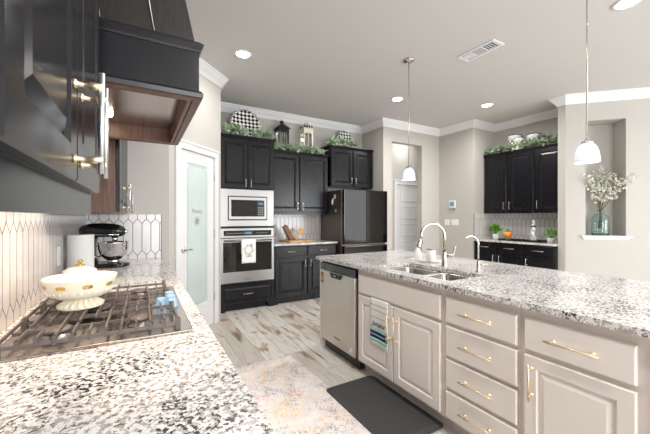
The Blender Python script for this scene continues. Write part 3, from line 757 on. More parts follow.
def grate(y0, y1, x0, x1, nb):
    mb = MB(); zt_ = .050; h = .010; t = .0040
    def bar(xa, ya, xb, yb, z0=zt_ - h, z1=zt_, t=t):
        if abs(xa - xb) < 1e-6: mb.hull8([(lx(xa) - t, ly(ya), z0), (lx(xa) + t, ly(ya), z0), (lx(xa) + t, ly(yb), z0), (lx(xa) - t, ly(yb), z0)], [(lx(xa) - t * .7, ly(ya), z1), (lx(xa) + t * .7, ly(ya), z1), (lx(xa) + t * .7, ly(yb), z1), (lx(xa) - t * .7, ly(yb), z1)])
        else: mb.hull8([(lx(xa), ly(ya) - t, z0), (lx(xb), ly(ya) - t, z0), (lx(xb), ly(ya) + t, z0), (lx(xa), ly(ya) + t, z0)], [(lx(xa), ly(ya) - t * .7, z1), (lx(xb), ly(ya) - t * .7, z1), (lx(xb), ly(ya) + t * .7, z1), (lx(xa), ly(ya) + t * .7, z1)])
    bar(x0, y0, x1, y0, .026, .036); bar(x0, y1, x1, y1, .026, .036)
    bar(x0, y0, x0, y1); bar(x1, y0, x1, y1)
    ymid = (y0 + y1) / 2
    bar(x0, ymid, x1, ymid, zt_ - .022, zt_ - .013)
    for i in range(1, nb):
        xx = x0 + (x1 - x0) * i / nb
        if i % 3 == 0: bar(xx, y0 - .004, xx, y1 + .004)
        else:
            s_ = .11 if i % 3 == 1 else .085
            bar(xx, y0 - .004, xx, y0 + s_); bar(xx, y1 + .004, xx, y1 - s_)
        for yy in (y0,): mb.box(lx(xx) - .0045, lx(xx) + .0045, ly(yy) - .006, ly(yy) + .004, .022, zt_ if y0 < 1.3 else .04)
    for xx in (x0, x1):
        for yy in (y0, y1): mb.box(lx(xx) - .008, lx(xx) + .008, ly(yy) - .008, ly(yy) + .008, .0095, zt_)
    return mb.build('grate', 'iron', e)
grate(1.237, 1.492, -.35, .115, 11); grate(1.503, 1.744, -.35, .035, 9); grate(1.755, 2.008, -.35, .115, 11)
for (x_, y_) in ((.122, 1.555), (.122, 1.635), (.122, 1.715), (.080, 1.60)):
    MB().lathe([(0, 0), (.023, 0), (.024, .006), (.020, .010), (.0195, .030), (.017, .035), (0, .035)], 20, c=(lx(x_), ly(y_), .0095)).build('control_knob', 'bluesteel', e)['label'] = 'control knob with a pale blue reflection in its colour'

# footed bowl on the grates
BC = (-.205, 1.60)
e = empty('footed_bowl', (BC[0], BC[1], .964), 0, 'cream enamel footed bowl with gold patches standing on the cooktop grates', 'bowl')
mb = MB(); mb.lathe([(.062, .002), (.075, 0), (.076, .006), (.060, .018), (.045, .030), (.044, .034), (.074, .039), (.100, .053), (.114, .078), (.119, .108), (.122, .117), (.121, .120), (.116, .120), (.110, .082), (.095, .058), (.06, .047), (0, .043)], 48)
mb.build('bowl_body', 'cream', e)
mb = MB()
for k in range(20):
    t = 2 * PI * k / 20
    mb.tube([(.076 * math.cos(t), .076 * math.sin(t), .007), (.055 * math.cos(t), .055 * math.sin(t), .022), (.044 * math.cos(t), .044 * math.sin(t), .033)], [.005, .004, .003], 6)
mb.build('fluted_foot', 'cream', e)
for k in range(9):
    mb = MB(); t = 2 * PI * k / 9 + .1; rr = .1145; zz = .093
    T = Matrix.Translation((rr * math.cos(t), rr * math.sin(t), zz)) @ Matrix.Rotation(t, 4, 'Z') @ Matrix.Rotation(R(9), 4, 'Y')
    for q in range(5): mb.add([(p_[0], p_[1], p_[2]) for p_ in ((.0045, -.014 + q * .006, -.006 - (q % 2) * .003), (.0045, -.006 + q * .006, -.006), (.0048, -.006 + q * .006, .006 + (q % 2) * .003), (.0048, -.014 + q * .006, .005))], [(0, 1, 2, 3)], False, T)
    mb.build('gold_patch', 'gold', e, recalc=False)['label'] = 'gold leaf patch'
mb = MB()
for k in range(30):
    t = 2 * PI * k / 30; mb.tube([(.092 * math.cos(t), .092 * math.sin(t), .049), (.110 * math.cos(t + .04), .110 * math.sin(t + .04), .072)], [.003, .004], 6)
mb.build('embossed_band', 'white', e)
# lidded dish behind the bowl
e = empty('lidded_dish', (-.295, 2.26, .9155), 0, 'cream lidded dish with gold knob behind the footed bowl', 'dish')
MB().lathe([(0, 0), (.06, 0), (.07, .02), (.075, .08), (.078, .10), (.073, .10), (.07, .08), (0, .02)], 32).build('dish_body', 'cream', e)
l = MB().lathe([(.080, .101), (.078, .106), (.05, .122), (.02, .128), (0, .129)], 32).build('lid', 'white', e)
MB().lathe([(0, .129), (.024, .130), (.026, .135), (.010, .140), (.007, .146), (.014, .154), (.010, .163), (0, .165)], 20).build('knob', 'gold', l)
# paper towel roll
e = empty('paper_towel_roll', (-.335, 2.60, .9155), 0, 'white paper towel roll on the counter beside the mixer', 'paper towel')
MB().lathe([(.0, .004), (.070, .004), (.071, .01), (.071, .285), (.070, .29), (.02, .29), (.02, .1)], 40).build('roll', 'paper', e)
mb = MB(); mb.lathe([(0, 0), (.078, 0), (.078, .0035), (0, .0035)], 32); mb.tube([(0, 0, 0), (0, 0, .31)], .006, 10); mb.build('stand', 'steel', e)
# stand mixer
e = empty('stand_mixer', (-.262, 3.17, .9155), -18, 'glossy black stand mixer with steel bowl in the counter corner', 'mixer')
mb = MB()
def rrect(cx, cy, hx, hy, z, n=24, p=3.2):
    out = []
    for k in range(n):
        t = 2 * PI * k / n; c_, s_ = math.cos(t), math.sin(t)
        out.append((cx + hx * math.copysign(abs(c_) ** (2 / p), c_), cy + hy * math.copysign(abs(s_) ** (2 / p), s_), z))
    return out
def loft(mb, rows, smooth=True):
    n = len(rows[0]); vs = [p_ for r_ in rows for p_ in r_]; fs = [(i * n + k, i * n + (k + 1) % n, (i + 1) * n + (k + 1) % n, (i + 1) * n + k) for i in range(len(rows) - 1) for k in range(n)]
    mb.add(vs, fs, smooth); mb.add(rows[0], [tuple(range(n))[::-1]]); mb.add(rows[-1], [tuple(range(n))])
loft(mb, [rrect(0.02, 0, .165, .10, .0), rrect(0.02, 0, .168, .103, .012), rrect(.02, 0, .160, .098, .026), rrect(.0, 0, .13, .08, .032)])
mb.build('base', 'glossblack', e)
mb = MB(); loft(mb, [rrect(-.095, 0, .05, .055, .028), rrect(-.10, 0, .042, .048, .10), rrect(-.10, 0, .04, .046, .18), rrect(-.09, 0, .05, .05, .25)]); mb.build('column', 'glossblack', e)
mb = MB()
rows = []
for (x_, ry, rz, zc) in ((-.165, .012, .012, .285), (-.16, .04, .035, .285), (-.14, .058, .05, .290), (-.08, .065, .058, .295), (.0, .066, .058, .297), (.08, .062, .054, .295), (.13, .053, .046, .290), (.155, .035, .032, .286), (.163, .01, .01, .284)):
    rows.append([(x_, ry * math.cos(2 * PI * k / 24), zc + rz * math.sin(2 * PI * k / 24)) for k in range(24)])
loft(mb, rows); mb.build('motor_head', 'glossblack', e)
mb = MB(); mb.tube([(-.15, -.0615, .262), (.14, -.0615, .262)], .0035, 8); mb.tube([(-.15, .0615, .262), (.14, .0615, .262)], .0035, 8); mb.build('trim_band', 'chrome', e)
mb = MB(); mb.tube([(.155, 0, .287), (.178, 0, .287)], [.018, .020], 16); mb.build('attachment_hub', 'chrome', e); MB().tube([(.085, 0, .245), (.085, 0, .20)], [.024, .018], 16).build('beater_shaft', 'chrome', e)
b = MB().lathe([(.0, .036), (.045, .036), (.05, .044), (.04, .052), (.062, .066), (.092, .10), (.105, .15), (.108, .195), (.112, .20), (.105, .20), (.10, .15), (.085, .10), (.05, .07), (0, .06)], 36, c=(.075, 0, 0)).build('mixing_bowl', 'chrome', e)
MB().tube([(-.02, -.045, .175), (-.055, -.085, .165), (-.06, -.095, .12), (-.03, -.07, .085), (.0, -.035, .09)], .006, 8).build('handle', 'chrome', b)
MB().tube([(-.16, 0, .29), (-.178, 0, .29)], [.02, .02], 14).build('end_cap', 'black', e)

# ---------------------------------------------------------------- island
IX = 1.61; G = 'island cabinets'
bi = 'beige'
def icab(y_left, wd, name, lab_, cat='cabinet'):
    e = empty(name, (IX, y_left, 0), -90, lab_, cat, None)
    mb = MB(); mb.box(0, wd, 0, .019, .10, .8845); mb.box(0, .016, .019, .68, .10, .8845); mb.box(wd - .016, wd, .019, .68, .10, .8845); mb.box(.016, wd - .016, .019, .68, .10, .118)
    mb.box(.016, wd - .016, .66, .68, .118, .8845); mb.box(0, wd, .075, .09, 0, .10); mb.build('body', 'beigeframe', e); return e
# end panel
mb = MB(); mb.box(IX - .005, 2.29, 2.846, 2.885, 0, .8845); mb.box(IX - .012, 2.30, 2.8855, 2.895, 0, .09); tag(mb.build('island_gable', 'beige'), 'beige end panel closing the island beside the dishwasher', 'panel')
# dishwasher
DWY = 2.842
e = empty('dishwasher', (IX, DWY, 0), -90, 'stainless dishwasher built into the island end', 'dishwasher')
MB().box(.008, .612, .01, .57, .10, .872).build('tub', 'black', e)
MB().box(.012, .608, -.028, .009, .115, .795).build('door', 'steeld', e, bevel=.004)
MB().box(.012, .608, -.03, .009, .80, .865).build('control_strip', 'blackglass', e, bevel=.003)
mb = MB(); mb.hull8([(.235, -.038, .745), (.385, -.038, .745), (.385, -.0285, .745), (.235, -.0285, .745)], [(.215, -.046, .79), (.405, -.046, .79), (.405, -.0285, .79), (.215, -.0285, .79)]); mb.build('pocket_handle', 'black', e)
MB().box(.30, .322, -.0475, -.0465, .765, .775).build('badge', 'white', e)
MB().box(.015, .605, .03, .06, .01, .095).build('kick_plate', 'black', e)
text('lettering', 'Whirlpool', .026, 'ink', e, at(.32, -.0284, .19) @ FACE)
mb = MB(); mb.tube([(.55 + .02 * math.cos(t * PI / 8), -.0286, .165 + .02 * math.sin(t * PI / 8)) for t in range(17)], .0016, 6); mb.tube([(.55 + .008 * math.cos(t * PI / 4), -.0286, .165 + .008 * math.sin(t * PI / 4)) for t in range(9)], .0022, 6); mb.build('round_sticker', 'white', e)
mb = MB(); mb.box(.02, .075, -.0300, -.0283, .665, .77); q = mb.build('magnet', 'leather', None); q.parent = None
q.location = (IX, DWY, 0); q.rotation_euler = (0, 0, R(-90)); tag(q, 'small brown leather tag magnet on the dishwasher door', 'magnet')
MB().box(.035, .06, -.0315, -.0303, .69, .735).build('print', 'wood', q)
# sink cabinet
e = icab(2.222, .90, 'sink_cabinet', 'beige sink cabinet with two doors and brass pulls under the faucet')
front(e, 'false', .03, .875, .69, .84, M[bi], None)
d1 = front(e, 'door', .03, .449, .12, .667, M[bi], 'brass', (.418, .50), .20); d2 = front(e, 'door', .459, .875, .12, .667, M[bi], 'brass', (.492, .50), .20)
for ob in [c_ for c_ in bpy.data.objects if c_.parent in (d1, d2)]: ob['label'] = 'brushed brass bar pull'
# drawer stack
e = icab(1.320, .445, 'drawer_cabinet', 'beige island cabinet with four stacked drawers and brass pulls')
for (z0_, z1_) in ((.69, .84), (.49, .667), (.30, .468), (.12, .278)): front(e, 'drawer', .014, .434, z0_, z1_, M[bi], 'brass', True, .20)
# door cabinet
e = icab(.873, .455, 'door_cabinet', 'beige island cabinet with one drawer above one door at right edge')
front(e, 'drawer', .022, .423, .69, .84, M[bi], 'brass', True, .20); front(e, 'door', .022, .423, .12, .667, M[bi], 'brass', (.058, .55), .17)
e = icab(.416, .90, 'end_cabinet', 'plain beige end of the island beyond the last drawer')
front(e, 'false', .045, .86, .12, .84, M[bi], None)
mb = MB(); mb.box(2.296, 2.315, -.484, 2.884, 0, .8845)
tag(mb.build('wainscot', 'beige'), 'beige back panel of the island under the seating overhang', 'panel')
# countertop with the sink cut-out
SX0, SX1, SY0, SY1 = 1.70, 2.075, 1.36, 2.09
mb = MB(); X0, X1, Y0, Y1 = 1.575, 2.76, -.60, 2.925
for q in ((X0, SX0, Y0, Y1), (SX1, X1, Y0, Y1), (SX0, SX1, Y0, SY0), (SX0, SX1, SY1, Y1)): mb.box(*q, .885, .915)
bm = bmesh.new(); me = bpy.data.meshes.new('countertop')
o = mb.build('countertop', 'granite'); tag(o, 'large granite island countertop with the sink cut into it', 'countertop')
# sink
e = empty('kitchen_sink', ((SX0 + SX1) / 2, (SY0 + SY1) / 2, .70), 0, 'double bowl stainless sink set into the island', 'sink')
def bowl(xa, xb, ya, yb):
    cx, cy = (xa + xb) / 2 - (SX0 + SX1) / 2, (ya + yb) / 2 - (SY0 + SY1) / 2; hx, hy = (xb - xa) / 2, (yb - ya) / 2
    rows = [rrect(cx, cy, hx + .008, hy + .008, .1835, 40, 9), rrect(cx, cy, hx, hy, .1835, 40, 9), rrect(cx, cy, hx - .003, hy - .003, .17, 40, 8), rrect(cx, cy, hx - .008, hy - .008, .03, 40, 6), rrect(cx, cy, hx - .03, hy - .03, .008, 40, 5), rrect(cx, cy, .045, .045, .004, 40, 2), rrect(cx, cy, .04, .04, .001, 40, 2)]
    n = 40; mb = MB(); mb.add([p_ for r_ in rows for p_ in r_], [(i * n + k, i * n + (k + 1) % n, (i + 1) * n + (k + 1) % n, (i + 1) * n + k) for i in range(len(rows) - 1) for k in range(n)], True); mb.add(rows[-1], [tuple(range(n))])
    b_ = mb.build('basin', 'sinksteel', e, recalc=False); MB().lathe([(0, .003), (.035, .003), (.042, .006)], 24, c=(cx, cy, 0)).build('drain', 'chrome', b_)
bowl(SX0 - .004, SX1 + .004, SY0 - .004, 1.71); bowl(SX0 - .004, SX1 + .004, 1.735, SY1 + .004)
# faucet
def faucet():
    e = empty('kitchen_faucet', (2.15, 1.775, .9152), 0, 'tall brushed nickel pull-down gooseneck faucet behind the sink', 'faucet')
    mb = MB(); mb.lathe([(0, 0), (.029, 0), (.029, .006), (.023, .014), (.0225, .09), (.019, .11), (.0145, .125)], 24); mb.build('base', 'nickel', e)
    pts = [(0, 0, .12), (0, 0, .25)]
    dx, dy = -.86, .50
    for i in range(1, 13):
        t = PI * i / 12; r_ = .095; q = r_ - r_ * math.cos(t); pts.append((q * dx, q * dy, .25 + r_ * 1.05 * math.sin(t)))
    pts.append((.19 * dx * 1.02, .19 * dy * 1.02, .235)); MB().tube(pts, .0125, 14).build('spout', 'nickel', e)
    x_, y_ = .19 * dx * 1.02, .19 * dy * 1.02
    s_ = MB().tube([(x_, y_, .236), (x_ * 1.03, y_ * 1.03, .21), (x_ * 1.09, y_ * 1.09, .165), (x_ * 1.11, y_ * 1.11, .155)], [.015, .0165, .021, .019], 16).build('spray_head', 'nickel', e)
    MB().tube([(x_ * 1.02 + .008, y_ * 1.02 - .012, .215), (x_ * 1.05 + .010, y_ * 1.05 - .014, .19)], .006, 8).build('spray_button', 'black', s_)
    MB().tube([(0, 0, .085), (.03, -.035, .09), (.045, -.052, .10), (.052, -.06, .155), (.056, -.066, .175)], [.017, .019, .012, .007, .006], 12).build('lever', 'nickel', e)
faucet()
e = empty('water_tap', (2.155, 1.475, .9152), 0, 'small thin gooseneck drinking water tap right of the main faucet', 'tap')
MB().lathe([(0, 0), (.020, 0), (.020, .005), (.014, .010), (.013, .075), (.009, .085)], 20).build('base', 'nickel', e)
pts = [(0, 0, .08), (0, 0, .21)] + [(-.055 * (1 - math.cos(PI * i / 12 * .8)) * .86, .055 * (1 - math.cos(PI * i / 12 * .8)) * .5, .21 + .055 * math.sin(PI * i / 12 * .8)) for i in range(1, 13)]
MB().tube(pts, .0055, 10).build('spout', 'chrome', e)
MB().tube([(0, 0, .055), (.02, -.02, .057), (.045, -.045, .062)], [.008, .007, .006], 10).build('lever', 'nickel', e)
# tray with bottle and canister
e = empty('soap_tray', (2.27, 2.08, .9152), 20, 'low white tray behind the sink holding soap bottle and canister', 'tray')
mb = MB(); mb.rings(-.001, .001, -.001, .001, [(0, 0), (0, .0001)]) if False else None
mb = MB(); mb.add([(-.065, -.155, 0), (.065, -.155, 0), (.065, .155, 0), (-.065, .155, 0), (-.07, -.16, .012), (.07, -.16, .012), (.07, .16, .012), (-.07, .16, .012), (-.062, -.152, .012), (.062, -.152, .012), (.062, .152, .012), (-.062, .152, .012), (-.06, -.15, .004), (.06, -.15, .004), (.06, .15, .004), (-.06, .15, .004)],
    [(0, 1, 2, 3)] + [(a_ + i, a_ + (i + 1) % 4, a_ + 4 + (i + 1) % 4, a_ + 4 + i) for a_ in (0, 4, 8) for i in range(4)] + [(12, 13, 14, 15)]); mb.build('tray', 'white', e)
e = empty('soap_bottle', (2.245, 2.155, .9195), 0, 'white soap bottle with narrow pump neck, left on the sink tray', 'bottle')
MB().lathe([(0, 0), (.034, 0), (.036, .006), (.036, .06), (.028, .085), (.014, .11), (.012, .125), (0, .126)], 24).build('bottle_body', 'white', e)
mb = MB(); mb.tube([(0, 0, .126), (0, 0, .160)], .006, 10); mb.tube([(0, 0, .160), (-.03, -.01, .158)], [.007, .004], 10); mb.build('pump', 'wplastic', e)
e = empty('canister', (2.27, 2.02, .9195), 0, 'plain white cylinder canister, right on the sink tray', 'canister')
MB().lathe([(0, 0), (.038, 0), (.04, .004), (.04, .105), (0, .105)], 28).build('canister_body', 'white', e)
MB().lathe([(.0, .1055), (.041, .1055), (.041, .114), (0, .118)], 28).build('lid', 'steel', e)
# striped towel over the sink door pull
T = Matrix.Translation((IX, 0, 0)) @ Matrix.Rotation(R(-90), 4, 'Z')
e = empty('hand_towel', (IX, 2.222, 0), -90, 'white striped hand towel hanging over the left sink cabinet door', 'towel')
TX0, TX1 = .20, .405
drape('towel', TX0, TX1, .6695, .318, .6685, -.0125, .0115, 'towel', wob=.002).build('cloth', 'towel', e)
yf = -.0285
def stripe(nm, z0_, z1_, m_): 
    mb = MB(); n = 14
    vs = []
    for j in range(n + 1):
        u = j / n; ww = .002 * math.sin(u * 9 + .6); vs += [(TX0 + (TX1 - TX0) * u, yf - ww, z0_), (TX0 + (TX1 - TX0) * u, yf - ww, z1_)]
    mb.add(vs, [(2 * j, 2 * j + 2, 2 * j + 3, 2 * j + 1) for j in range(n)], True)
    o_ = mb.build(nm, m_, e, recalc=False); s_ = o_.modifiers.new('solid', 'SOLIDIFY'); s_.thickness = .0008; s_.offset = 0; return o_
stripe('mint_stripe', .355, .38, 'mint'); stripe('navy_stripe', .38, .405, 'navy'); stripe('thin_stripe', .4055, .4095, 'towel'); stripe('navy_stripe', .410, .434, 'navy'); stripe('mint_stripe', .4345, .447, 'mint')
for z_ in (.453, .54, .595, .635): stripe('thin_line', z_, z_ + .0035, 'greyline')
text('lettering', 'Jamaica', .058, 'ink', e, at((TX0 + TX1) / 2 - .005, -.030, .492) @ FACE, shear=.35, sx=.85)

# ---------------------------------------------------------------- floor mat and rug
mb = MB()
def rr2(x0, x1, y0, y1, r, z, n=6):
    out = []
    for (cx, cy, a0) in ((x1 - r, y1 - r, 0), (x0 + r, y1 - r, 90), (x0 + r, y0 + r, 180), (x1 - r, y0 + r, 270)):
        for k in range(n + 1): t = R(a0 + 90 * k / n); out.append((cx + r * math.cos(t), cy + r * math.sin(t), z))
    return out
loft(mb, [rr2(0, .45, 0, .75, .04, 0), rr2(0, .45, 0, .75, .04, .004), rr2(.035, .415, .035, .715, .03, .016), rr2(.045, .405, .045, .705, .03, .0165)], False)
o = mb.build('floor_mat', 'mat'); o.location = (1.215, 1.36, .0062); tag(o, 'charcoal grey cushioned floor mat in front of the sink cabinet', 'mat')
mb = MB(); mb.box(-.52, .52, -1.9, 1.9, 0, .0055); o = mb.build('area_rug', 'rug'); o.location = (.80, .88, .0002); o.rotation_euler = (0, 0, R(2.5)); tag(o, 'faded multicolour vintage runner rug between counter and island', 'rug')

# ---------------------------------------------------------------- pendants, downlights, vent
def pendant(loc, zb, lab_):
    e = empty('pendant_light', (loc[0], loc[1], zb), 0, lab_, 'pendant light', 'island pendant lights')
    hh = CZ - zb
    MB().lathe([(.0, hh - .001), (.062, hh - .001), (.062, hh - .012), (.045, hh - .026), (.012, hh - .032), (0, hh - .032)], 28).build('canopy', 'nickel', e)
    MB().tube([(0, 0, .155), (0, 0, hh - .03)], .0045, 10).build('rod', 'nickel', e)
    MB().lathe([(0, .160), (.012, .160), (.014, .150), (.030, .142), (.034, .134), (.034, .126), (0, .126)], 24).build('cap', 'chrome', e)
    MB().lathe([(.012, .1255), (.034, .1255), (.052, .105), (.064, .07), (.070, .03), (.072, 0), (.069, 0), (.066, .03), (.060, .068), (.048, .10), (.03, .119), (.012, .121)], 36).build('shade', 'shade', e)
    l = bpy.data.lights.new('pendant_bulb', 'POINT'); l.energy = 5; l.color = (.9, .95, 1); l.shadow_soft_size = .03
    lo = bpy.data.objects.new('pendant_bulb', l); COL.objects.link(lo); lo.parent = e; lo.location = (0, 0, .05)
pendant((2.62, 2.65), 1.74, 'far pendant light with white glass shade over the island')
pendant((2.62, .99), 1.69, 'near pendant light with white glass dome shade, in front of the niche')
def downlight(x, y, lab_, power=19, grp='recessed ceiling lights'):
    e = empty('recessed_light', (x, y, CZ), 0, lab_, 'ceiling light', grp)
    MB().lathe([(.070, -.0005), (.095, -.0005), (.095, -.006), (.085, -.010), (.070, -.008)], 32).build('trim_ring', 'trim', e)
    MB().lathe([(0, -.002), (.0695, -.002), (.0695, -.006), (0, -.006)], 28).build('lens', 'lens', e)
    l = bpy.data.lights.new('downlight', 'AREA'); l.shape = 'DISK'; l.size = .14; l.energy = power; l.color = (1, .97, .93); l.spread = R(165)
    lo = bpy.data.objects.new('downlight', l); COL.objects.link(lo); lo.parent = e; lo.location = (0, 0, -.012)
downlight(.966, 3.454, 'recessed ceiling light nearest the pantry door', 10)
downlight(3.335, 3.617, 'recessed ceiling light in front of the fridge, beside the far pendant rod')
downlight(4.745, 3.10, 'recessed ceiling light in front of the desk nook')
downlight(3.478, 1.043, 'recessed ceiling light right of the near pendant rod, cut by the frame', 9)
downlight(4.95, 4.92, 'unseen recessed ceiling light added in the hall alcove, hidden by its header', 5)  # unseen light, added to brighten the alcove and its door
for (x, y, pw) in ((.95, 1.0, 18), (.95, -1.3, 24), (3.4, -1.3, 18), (5.6, -.6, 10)): downlight(x, y, 'recessed ceiling light outside the picture, above or behind the camera', pw)
e = empty('ceiling_vent', (3.13, 2.128, CZ), 0, 'white rectangular air vent in the ceiling beside the far pendant', 'vent')
mb = MB(); VX, VY = .095, .215
for q in ((-VX, VX, -VY, -VY + .03), (-VX, VX, VY - .03, VY), (-VX, -VX + .03, -VY + .03, VY - .03), (VX - .03, VX, -VY + .03, VY - .03), (-.055, .055, -.065, -.055), (-.055, .055, .055, .065)): mb.box(*q, -.010, -.0005)
mb.build('frame', 'vent', e, bevel=.002)
MB().box(-.055, .055, -.18, .18, -.0025, -.0006).build('backing', 'ventdark', e)
mb = MB()
for k in range(9): x_ = -.050 + k * .0115; mb.box(x_, x_ + .010, .066, .179, -.006, -.005)
for a_, b_, n_ in ((-.054, .054, 6), (-.179, -.066, 4)):
    for k in range(n_):
        y_ = a_ + (b_ - a_) * k / n_; mb.box(-.054, .054, y_, y_ + .0025, -.009, -.003)
mb.build('louver', 'vent', e)

# ---------------------------------------------------------------- wall devices
e = empty('thermostat', (5.2995, 4.18, 1.555), -90, 'white thermostat with blue screen above the light switches', 'thermostat')
MB().box(-.075, .075, -.022, 0, -.06, .085).build('housing', 'wplastic', e, bevel=.006)
MB().box(-.05, .05, -.0235, -.0222, -.025, .062).build('screen', 'screen', e); MB().box(-.06, .06, -.02, -.0005, -.10, -.075).build('label_strip', 'greyline', e)
for (y, wd, n_, lab_) in ((4.305, .115, 2, 'double light switch plate below the thermostat, left one'), (4.125, .165, 3, 'triple light switch plate below the thermostat, right one')):
    e = empty('light_switch', (5.2995, y, 1.215), -90, lab_, 'light switch', 'light switches')
    MB().box(-wd / 2, wd / 2, -.006, 0, -.058, .058).build('cover_plate', 'wplastic', e, bevel=.002)
    for k in range(n_): x_ = (k - (n_ - 1) / 2) * .046; MB().box(x_ - .016, x_ + .016, -.010, -.0062, -.033, .033).build('rocker', 'trim', e, bevel=.002)

# ---------------------------------------------------------------- plants
def leaf(mb, p, d, L, W, droop=.3):
    d = d.normalized(); s_ = d.cross(Vector((0, 0, 1)))
    if s_.length < .01: s_ = Vector((1, 0, 0))
    s_.normalize(); u = s_.cross(d).normalized(); tw = random.uniform(-.9, .9); s2 = s_ * math.cos(tw) + u * math.sin(tw); u2 = u * math.cos(tw) - s_ * math.sin(tw)
    a = p; m1 = p + d * L * .35 + u2 * L * .05; m2 = p + d * L * .7; t = p + d * L - u2 * L * droop
    mb.add([a, m1 + s2 * W * .5 + u2 * W * .15, m2 + s2 * W * .42, t, m2 - s2 * W * .42, m1 - s2 * W * .5 + u2 * W * .15, m1, m2], [(0, 1, 6), (1, 2, 7, 6), (2, 3, 7), (0, 6, 5), (6, 7, 4, 5), (7, 3, 4)], True)
def garland(path, lab_, n=170, L=.075, W=.024, rad=.06, zmin=None, m2='leafpale'):
    W *= 1.45; n = int(n * 1.15)
    path = [(x_ - (.035 if x_ > 5 else 0), y_ - (.045 if x_ < 5 else 0), z_ + .022) for x_, y_, z_ in path]
    p0 = path[0]; e = empty('garland', p0, 0, lab_, 'garland', 'greenery garlands on the cabinets')
    pts = [Vector(q) - Vector(p0) for q in path]
    MB().tube(pts, .005, 6).build('stem', 'stem', e)
    for mi, (mm, nn) in enumerate((('leaf', n // 2), (m2, n // 2))):
        mb = MB()
        for i in range(nn):
            t = random.random() * (len(pts) - 1); k = int(t); fr = t - k; c_ = pts[k].lerp(pts[min(k + 1, len(pts) - 1)], fr)
            dr = (pts[min(k + 1, len(pts) - 1)] - pts[k]).normalized()
            th = random.uniform(0, 2 * PI); o_ = Vector((math.cos(th), math.sin(th), 0)) * random.uniform(.1, 1)
            d = (o_ + dr * random.uniform(-.9, .9) + Vector((0, 0, random.uniform(-.3, .85)))).normalized()
            leaf(mb, c_ + d * random.uniform(0, rad * .5) + Vector((0, 0, .004)), d, L * random.uniform(.6, 1.2), W * random.uniform(.7, 1.2), .1)
        mb.build('foliage', mm, e, recalc=False)
random.seed(11)
zt = 2.487
garland([(TX + .03, 4.56, zt + .01), (TX + .16, 4.60, zt + .035), (TX + .30, 4.58, zt + .01), (TX + .36, 4.57, zt + .008)], 'leafy green garland on the oven cabinet, left of the checkered platter', 190, .095, .026, .09)
garland([(TX + .50, 4.57, zt + .006), (TX + .62, 4.59, zt + .02), (TX + .76, 4.57, zt + .008)], 'leafy green garland on the oven cabinet, right of the checkered platter', 120, .085, .024, .07)
zt = 2.402
garland([(BX + .06, 4.84, zt), (BX + .3, 4.86, zt + .02), (BX + .55, 4.84, zt + .008), (BX + .8, 4.86, zt + .02), (BX + .98, 4.84, zt)], 'leafy green garland below the two lanterns on the middle wall cabinet', 260, .085, .024, .07)
zt = 2.60
garland([(2.90, 4.83, zt), (3.05, 4.85, zt + .03), (3.25, 4.84, zt + .01), (3.42, 4.85, zt + .01)], 'leafy green garland on the cabinet above the fridge', 170, .10, .030, .07)
zt = 2.482
garland([(5.66, 3.68, zt), (5.67, 3.45, zt + .02), (5.66, 3.2, zt + .012), (5.67, 2.95, zt + .02), (5.66, 2.7, zt + .015), (5.67, 2.46, zt + .02)], 'leafy green garland below the checkered canisters in the desk nook', 420, .085, .027, .08)
# platters
def plate(name, loc, r_, tilt, lab_, rz=0):
    e = empty(name, loc, rz, lab_, 'platter')
    T = Matrix.Translation((0, 0, .035)) @ Matrix.Rotation(R(90 - tilt), 4, 'X') @ Matrix.Translation((0, r_, 0))
    mb = MB(); mb.tube([(-.06, -.03, .003), (-.06, -.03, .03), (-.06, .02, .034), (-.06, .10, .30)], .004, 6); mb.tube([(.06, -.03, .003), (.06, -.03, .03), (.06, .02, .034), (.06, .10, .30)], .004, 6); mb.tube([(-.06, .10, .30), (.06, .10, .30)], .004, 6); mb.tube([(0, .10, .30), (0, .14, .003)], .004, 6); mb.build('easel', 'darkiron', e)
    mb = MB(); mb.lathe([(0, .004), (r_ * .62, .004), (r_ * .72, .010), (r_ * .98, .022), (r_, .024), (r_, .020), (r_ * .72, .004), (r_ * .60, -.002), (0, -.002)], 44)
    o_ = mb.build('plate_body', 'check', e); o_.matrix_local = T
plate('checkered_platter', (1.40, 4.80, 2.466), .238, 12, 'large round black and white checkered platter standing on the oven cabinet')
plate('checkered_plate', (3.33, 4.98, 2.577), .168, 14, 'smaller black and white checkered plate above the fridge, behind greenery')
